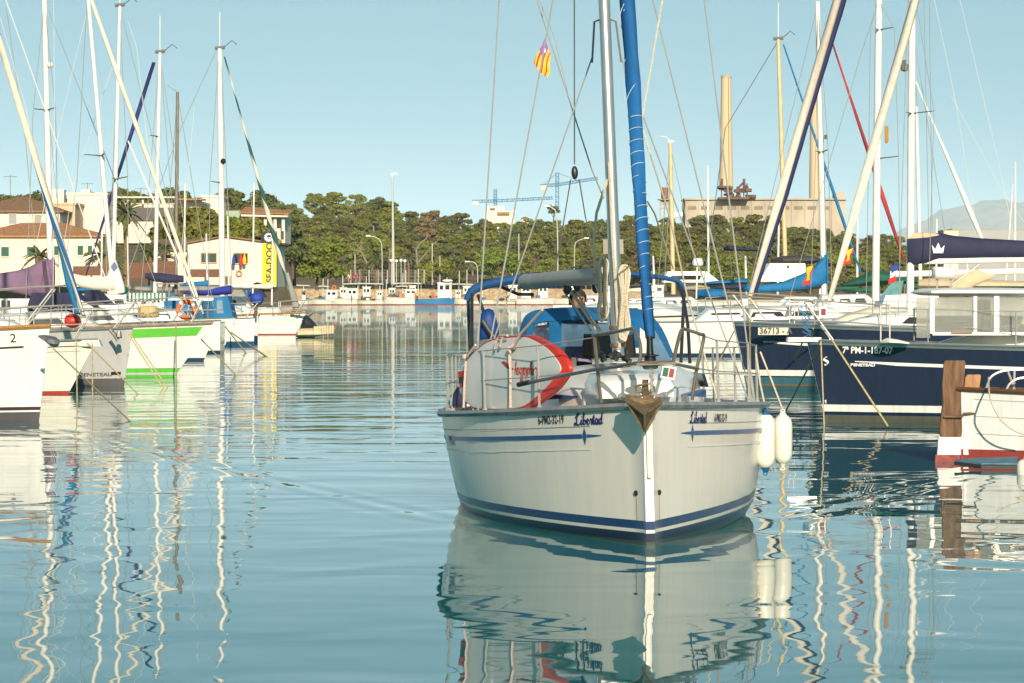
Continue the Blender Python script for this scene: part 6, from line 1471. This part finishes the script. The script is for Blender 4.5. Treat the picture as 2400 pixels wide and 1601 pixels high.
moor('rope hanging from the far navy bow rail straight to the water',[(1757,752),(1759,915)],76.5,None,.016)
moor('rope crossing the far navy hull from its deck',[(1906,770),(1882,905)],76,None,.014)
moor('yellowish rope from the white motor yacht bow to the water',[(1728,762),(1661,890)],126,None,.012)
mb=MB(); 
for k in range(14): mb.tube([P(1870+random.uniform(-4,22),712+k*5,56.2),P(1876+random.uniform(0,26),722+k*5,56.2),P(1880+random.uniform(0,28),735+k*4.5,56.25)],.008,4)
solo(mb,'net_bundle',M('light blue net',(.07,.22,.38),.8,var=.3),'light blue netting tied to the near navy bow rail','net')
# ================================================================ fishing boats along the far quay
def fishing(label,x0,x1,yw,ytop,D,hullc,dirn=1,cab=None,aw=None,mast_=None,bootc=(.3,.08,.04),group='fishing boats on the far quay',cabw=True,top=None,cabm=None):
    L=abs(x1-x0)*D/F*1.02; fb=(yw-ytop)*D/F
    cols=[(-1,bootc),(.22,hullc)]+([(fb*.8,top)] if top else [])
    b=yacht('fishing_boat',label,x1 if dirn>0 else x0,D,dirn,L,max(2.2,L*.32),fb,fb*.8,.25,bands('fishing hull',cols,.4,dirt=.35,coat=0),cat='fishing boat',rail=M('worn rail',(.45,.33,.22),.7,var=.4,sc=2),rr=.09,group=group,shift=.1,tm=.45)
    if cab:
        a,c,y=cab; box(b,'wheelhouse',a,c,y,ytop+3,b.D-.7,1.6,cabm or gel,0,0)
        wf=[(a+(c-a)*.14,a+(c-a)*.4,y+(ytop-y)*.15,y+(ytop-y)*.45,0),(a+(c-a)*.55,a+(c-a)*.86,y+(ytop-y)*.15,y+(ytop-y)*.45,0)]; wins(b,wf,b.D-.74,name='cabin_window')
        box(b,'cabin_roof',a-1.5,c+1.5,y-2,y,b.D-.85,1.9,gel)
    if aw:
        a,c,y=aw; cover(b,[(a,y+1,y+3),(a+3,y-1,y+3),((a+c)/2,y-2,y+2),(c-3,y-1,y+3),(c,y+1,y+3)],[.5,1.,1.1,1.,.5],M('off white awning',(.66,.58,.45),.85,var=.15,sc=1),'awning')
        for x in (a+3,(a+c)/2,c-3): spar(b,x,y+2,x,ytop,.7,alum,'awning_post')
    if mast_:
        x,y=mast_; spar(b,x,ytop,x+.5,y,.8,name='mast')
    # gear heaped on deck: net, crates
    r=random.Random(int(x0)); 
    mb=MB(); c=P(x0+(x1-x0)*r.uniform(.2,.45),ytop-1.5,b.D); mb.ball(c,.55,8,5,(1.3,.8,.7)); mb.build('net_heap',r.choice((M('tan net',(.4,.28,.14),.95,var=.4,sc=4),M('dark net',(.06,.055,.05),.95,var=.4,sc=4),M('green net',(.1,.2,.1),.95,var=.4,sc=4))),b.r,world=True)
    mb=MB(); mb.box(P(x0+(x1-x0)*r.uniform(.5,.62),ytop-1,b.D-.2),(.8,.6,.6)); mb.build('crate',r.choice((M('orange crate',(.55,.17,.05),.7),M('white crate',(.7,.66,.58),.7),M('blue crate',(.04,.12,.3),.7))),b.r,world=True,smooth=0)
    return b
FW=(.74,.68,.56)
FB=[('white fishing boat with a frame canopy, leftmost beyond the banner',655,706,716,700,735,FW,-1,None,(660,728,669),None),
('small white fishing boat with dark stern just right of the leftmost one',704,730,716,702,740,FW,1,(708,716,684),None,(711,668)),
('white fishing boat with a cream cabin and orange life ring above',730,776,717,702,752,FW,-1,(764,790,682),None,(768,655)),
('white fishing boat with an open wheelhouse and dark doorway',776,836,717,700,752,FW,-1,(814,837,678),None,(838,672)),
('low white fishing boat with an orange rail',838,880,715,703,758,FW,-1,None,(802,900,665),(852,676)),
('narrow white fishing boat left of the big white hull',880,902,716,700,758,FW,1,(883,896,684),None,(890,664)),
('big plain white fishing hull joined to the blue hull',901,976,716,696,762,(.76,.72,.62),-1,(950,976,680),(916,990,664),(905,655)),
('bright blue fishing hull with a white wheelhouse and flat antenna bar',974,1064,715,697,762,(.03,.2,.42),1,(1026,1058,664),(1040,1110,666),(1047,650)),
('white fishing boat with a leaning white pole right of the blue hull',1064,1103,716,699,764,FW,-1,(1068,1080,682),None,(1076,636)),
('white fishing boat seen under the front yacht bimini',1100,1158,714,701,764,FW,1,None,(1106,1150,668),(1130,676)),
('double ended white boat with a brown rail under the boom',1156,1212,713,703,764,FW,-1,None,None,(1170,670)),
('white fishing boat with a red waterline under the boom end',1212,1296,714,696,762,(.7,.66,.6),1,(1222,1244,672),None,(1262,668)),
('white boat behind the man at the helm',1296,1380,714,697,764,FW,-1,(1330,1360,670),(1300,1390,664),None),
('white boat with its cabin between mast and blue sail',1400,1470,714,697,764,FW,1,(1424,1456,672),None,(1412,640)),
('white boat right of the blue furled sail',1490,1570,714,697,764,FW,-1,(1520,1556,670),None,(1530,640))]
FB+=[('second row boat, white wheelhouse peeping over the low boat with the orange rail',846,878,712,698,768,FW,1,(850,868,674),None,(858,648)),
('second row boat with a grey canopy behind the cream cabined boat',742,774,713,699,769,FW,-1,None,(738,772,671),(757,644)),
('second row boat with a dark wheelhouse left of the open wheelhouse boat',792,816,713,698,769,(.5,.45,.36),1,(797,812,676),None,(803,640)),
('second row boat with a pale awning above the big white hull',906,950,712,697,770,FW,-1,(912,926,677),(926,958,671),(944,640)),
('second row boat with tall poles left of the blue hull',956,984,712,697,770,FW,1,(960,974,671),None,(980,630)),
('second row boat with white cabin between the leaning pole and the bimini arch',1072,1110,712,697,770,FW,-1,(1086,1104,672),None,(1094,632)),
('second row boat with a beige cabin under the front yacht boom',1180,1230,712,697,770,(.6,.5,.36),1,(1192,1212,670),None,(1200,640)),
('second row boat with a blue cabin seen left of the helmsman',1250,1300,712,697,770,(.3,.4,.5),-1,(1262,1284,670),None,(1274,640))]
for q in FB: fishing(*q)
mb=MB(); mb.slab([(1037,657,659),(1042,655,661),(1056,655,661),(1061,657,659)],761,[.3,.5,.5,.3]); solo(mb,'radar_array',whh,'flat white radar bar on the blue fishing boat wheelhouse','radar')
mb=MB(); ringmesh(mb,P(783,674,751),.42,.13,16,6); solo(mb,'lifebuoy',orange,'tiny orange life ring on the cream cabin of a far fishing boat','lifebuoy')
vest=M('orange oilskins',(.7,.16,.03),.7,var=.1); vesty=M('yellow vest',(.7,.6,.05),.7,var=.1); dkt=M('dark trousers')
for k,(px,py,D,m,lb) in enumerate(((974,700,761,vest,'fisherman in orange at the left end of the blue hull'),(978,701,760.5,vesty,'fisherman in a yellow vest beside the man in orange'),(1013,700,761,vest,'fisherman in orange before the white wheelhouse, left of the pair'),(1017,700,761.5,vest,'fisherman in orange touching the white wheelhouse wall'),(898,703,757,vesty,'fisherman in a yellow vest on the narrow white boat'),(824,706,751,black,'dark clothed man in the open wheelhouse doorway'),(1187,703,763,vesty,'person in a yellow vest under the front yacht boom'))):
    c=P(px,py,D); figure(lb,(c.x,c.y,c.z-.25),R(20*k),m,vest if m is vest else dkt,hair,'work' if k%2 else 'stand',.98)
# ---------------------------------------------------------------- camera, light, sky
cam=bpy.data.cameras.new('camera'); co=bpy.data.objects.new('camera',cam); COL.objects.link(co)
co.location=(0,0,H); co.rotation_euler=(R(90),0,0); cam.sensor_width=36; cam.lens=F/2400*36; cam.shift_y=-(800.5-HY)/2400
cam.clip_start=1; cam.clip_end=60000; SC.camera=co
SAZ,SEL=7,20
sv=Vector((math.sin(R(SAZ))*math.cos(R(SEL)),-math.cos(R(SAZ))*math.cos(R(SEL)),math.sin(R(SEL))))
sun=bpy.data.lights.new('sun','SUN'); sun.energy=5; sun.angle=R(.5); sun.color=(1,.88,.72)
so=bpy.data.objects.new('sun',sun); COL.objects.link(so); so.rotation_euler=sv.to_track_quat('Z','Y').to_euler(); so.location=(30,-60,60)
w=bpy.data.worlds.new('World'); SC.world=w; w.use_nodes=True; N=w.node_tree.nodes; L=w.node_tree.links
sk=N.new('ShaderNodeTexSky'); sk.sky_type='NISHITA'; sk.sun_disc=False; sk.sun_elevation=R(SEL); sk.sun_rotation=R(180-SAZ)
sk.altitude=0; sk.air_density=1.; sk.dust_density=.6; sk.ozone_density=2.
mx=N.new('ShaderNodeMix'); mx.data_type='RGBA'; mx.blend_type='MULTIPLY'; mx.inputs[0].default_value=1; mx.inputs[7].default_value=SKYT+(1,)
# the harbour sky shows no horizon glow: look a little higher into the sky dome
tc=N.new('ShaderNodeTexCoord'); vm=N.new('ShaderNodeVectorMath'); vm.operation='MULTIPLY_ADD'; vm.inputs[1].default_value=(1,1,.8); vm.inputs[2].default_value=(0,0,SKYUP)
L.new(tc.outputs['Generated'],vm.inputs[0]); vn=N.new('ShaderNodeVectorMath'); vn.operation='NORMALIZE'; L.new(vm.outputs[0],vn.inputs[0]); L.new(vn.outputs[0],sk.inputs['Vector'])
L.new(sk.outputs[0],mx.inputs[6]); L.new(mx.outputs[2],N['Background'].inputs[0]); N['Background'].inputs[1].default_value=.11
vs_=SC.view_settings; vs_.view_transform='Standard'; vs_.look='None'; vs_.exposure=EXPO; vs_.gamma=1
SC.cycles.max_bounces=8; SC.cycles.use_denoising=True; SC.cycles.caustics_reflective=False; SC.cycles.caustics_refractive=False
SC.cycles.transparent_max_bounces=16

hz=bpy.data.materials.new('harbour haze'); hz.use_nodes=True; t=hz.node_tree; t.nodes.remove(t.nodes['Principled BSDF'])
pv=t.nodes.new('ShaderNodeVolumePrincipled'); pv.inputs['Color'].default_value=(.72,.9,1,1); pv.inputs['Density'].default_value=HAZE; pv.inputs['Anisotropy'].default_value=-.38
t.links.new(pv.outputs[0],[n for n in t.nodes if n.type=='OUTPUT_MATERIAL'][0].inputs['Volume'])
mb=MB(); mb.box((0,12800,HZT/2-1),(9000,26400,HZT)); hb=mb.build('haze',hz,smooth=0); hb['kind']='stuff'
SC.cycles.volume_bounces=0; SC.cycles.volume_step_rate=10; SC.cycles.volume_max_steps=64
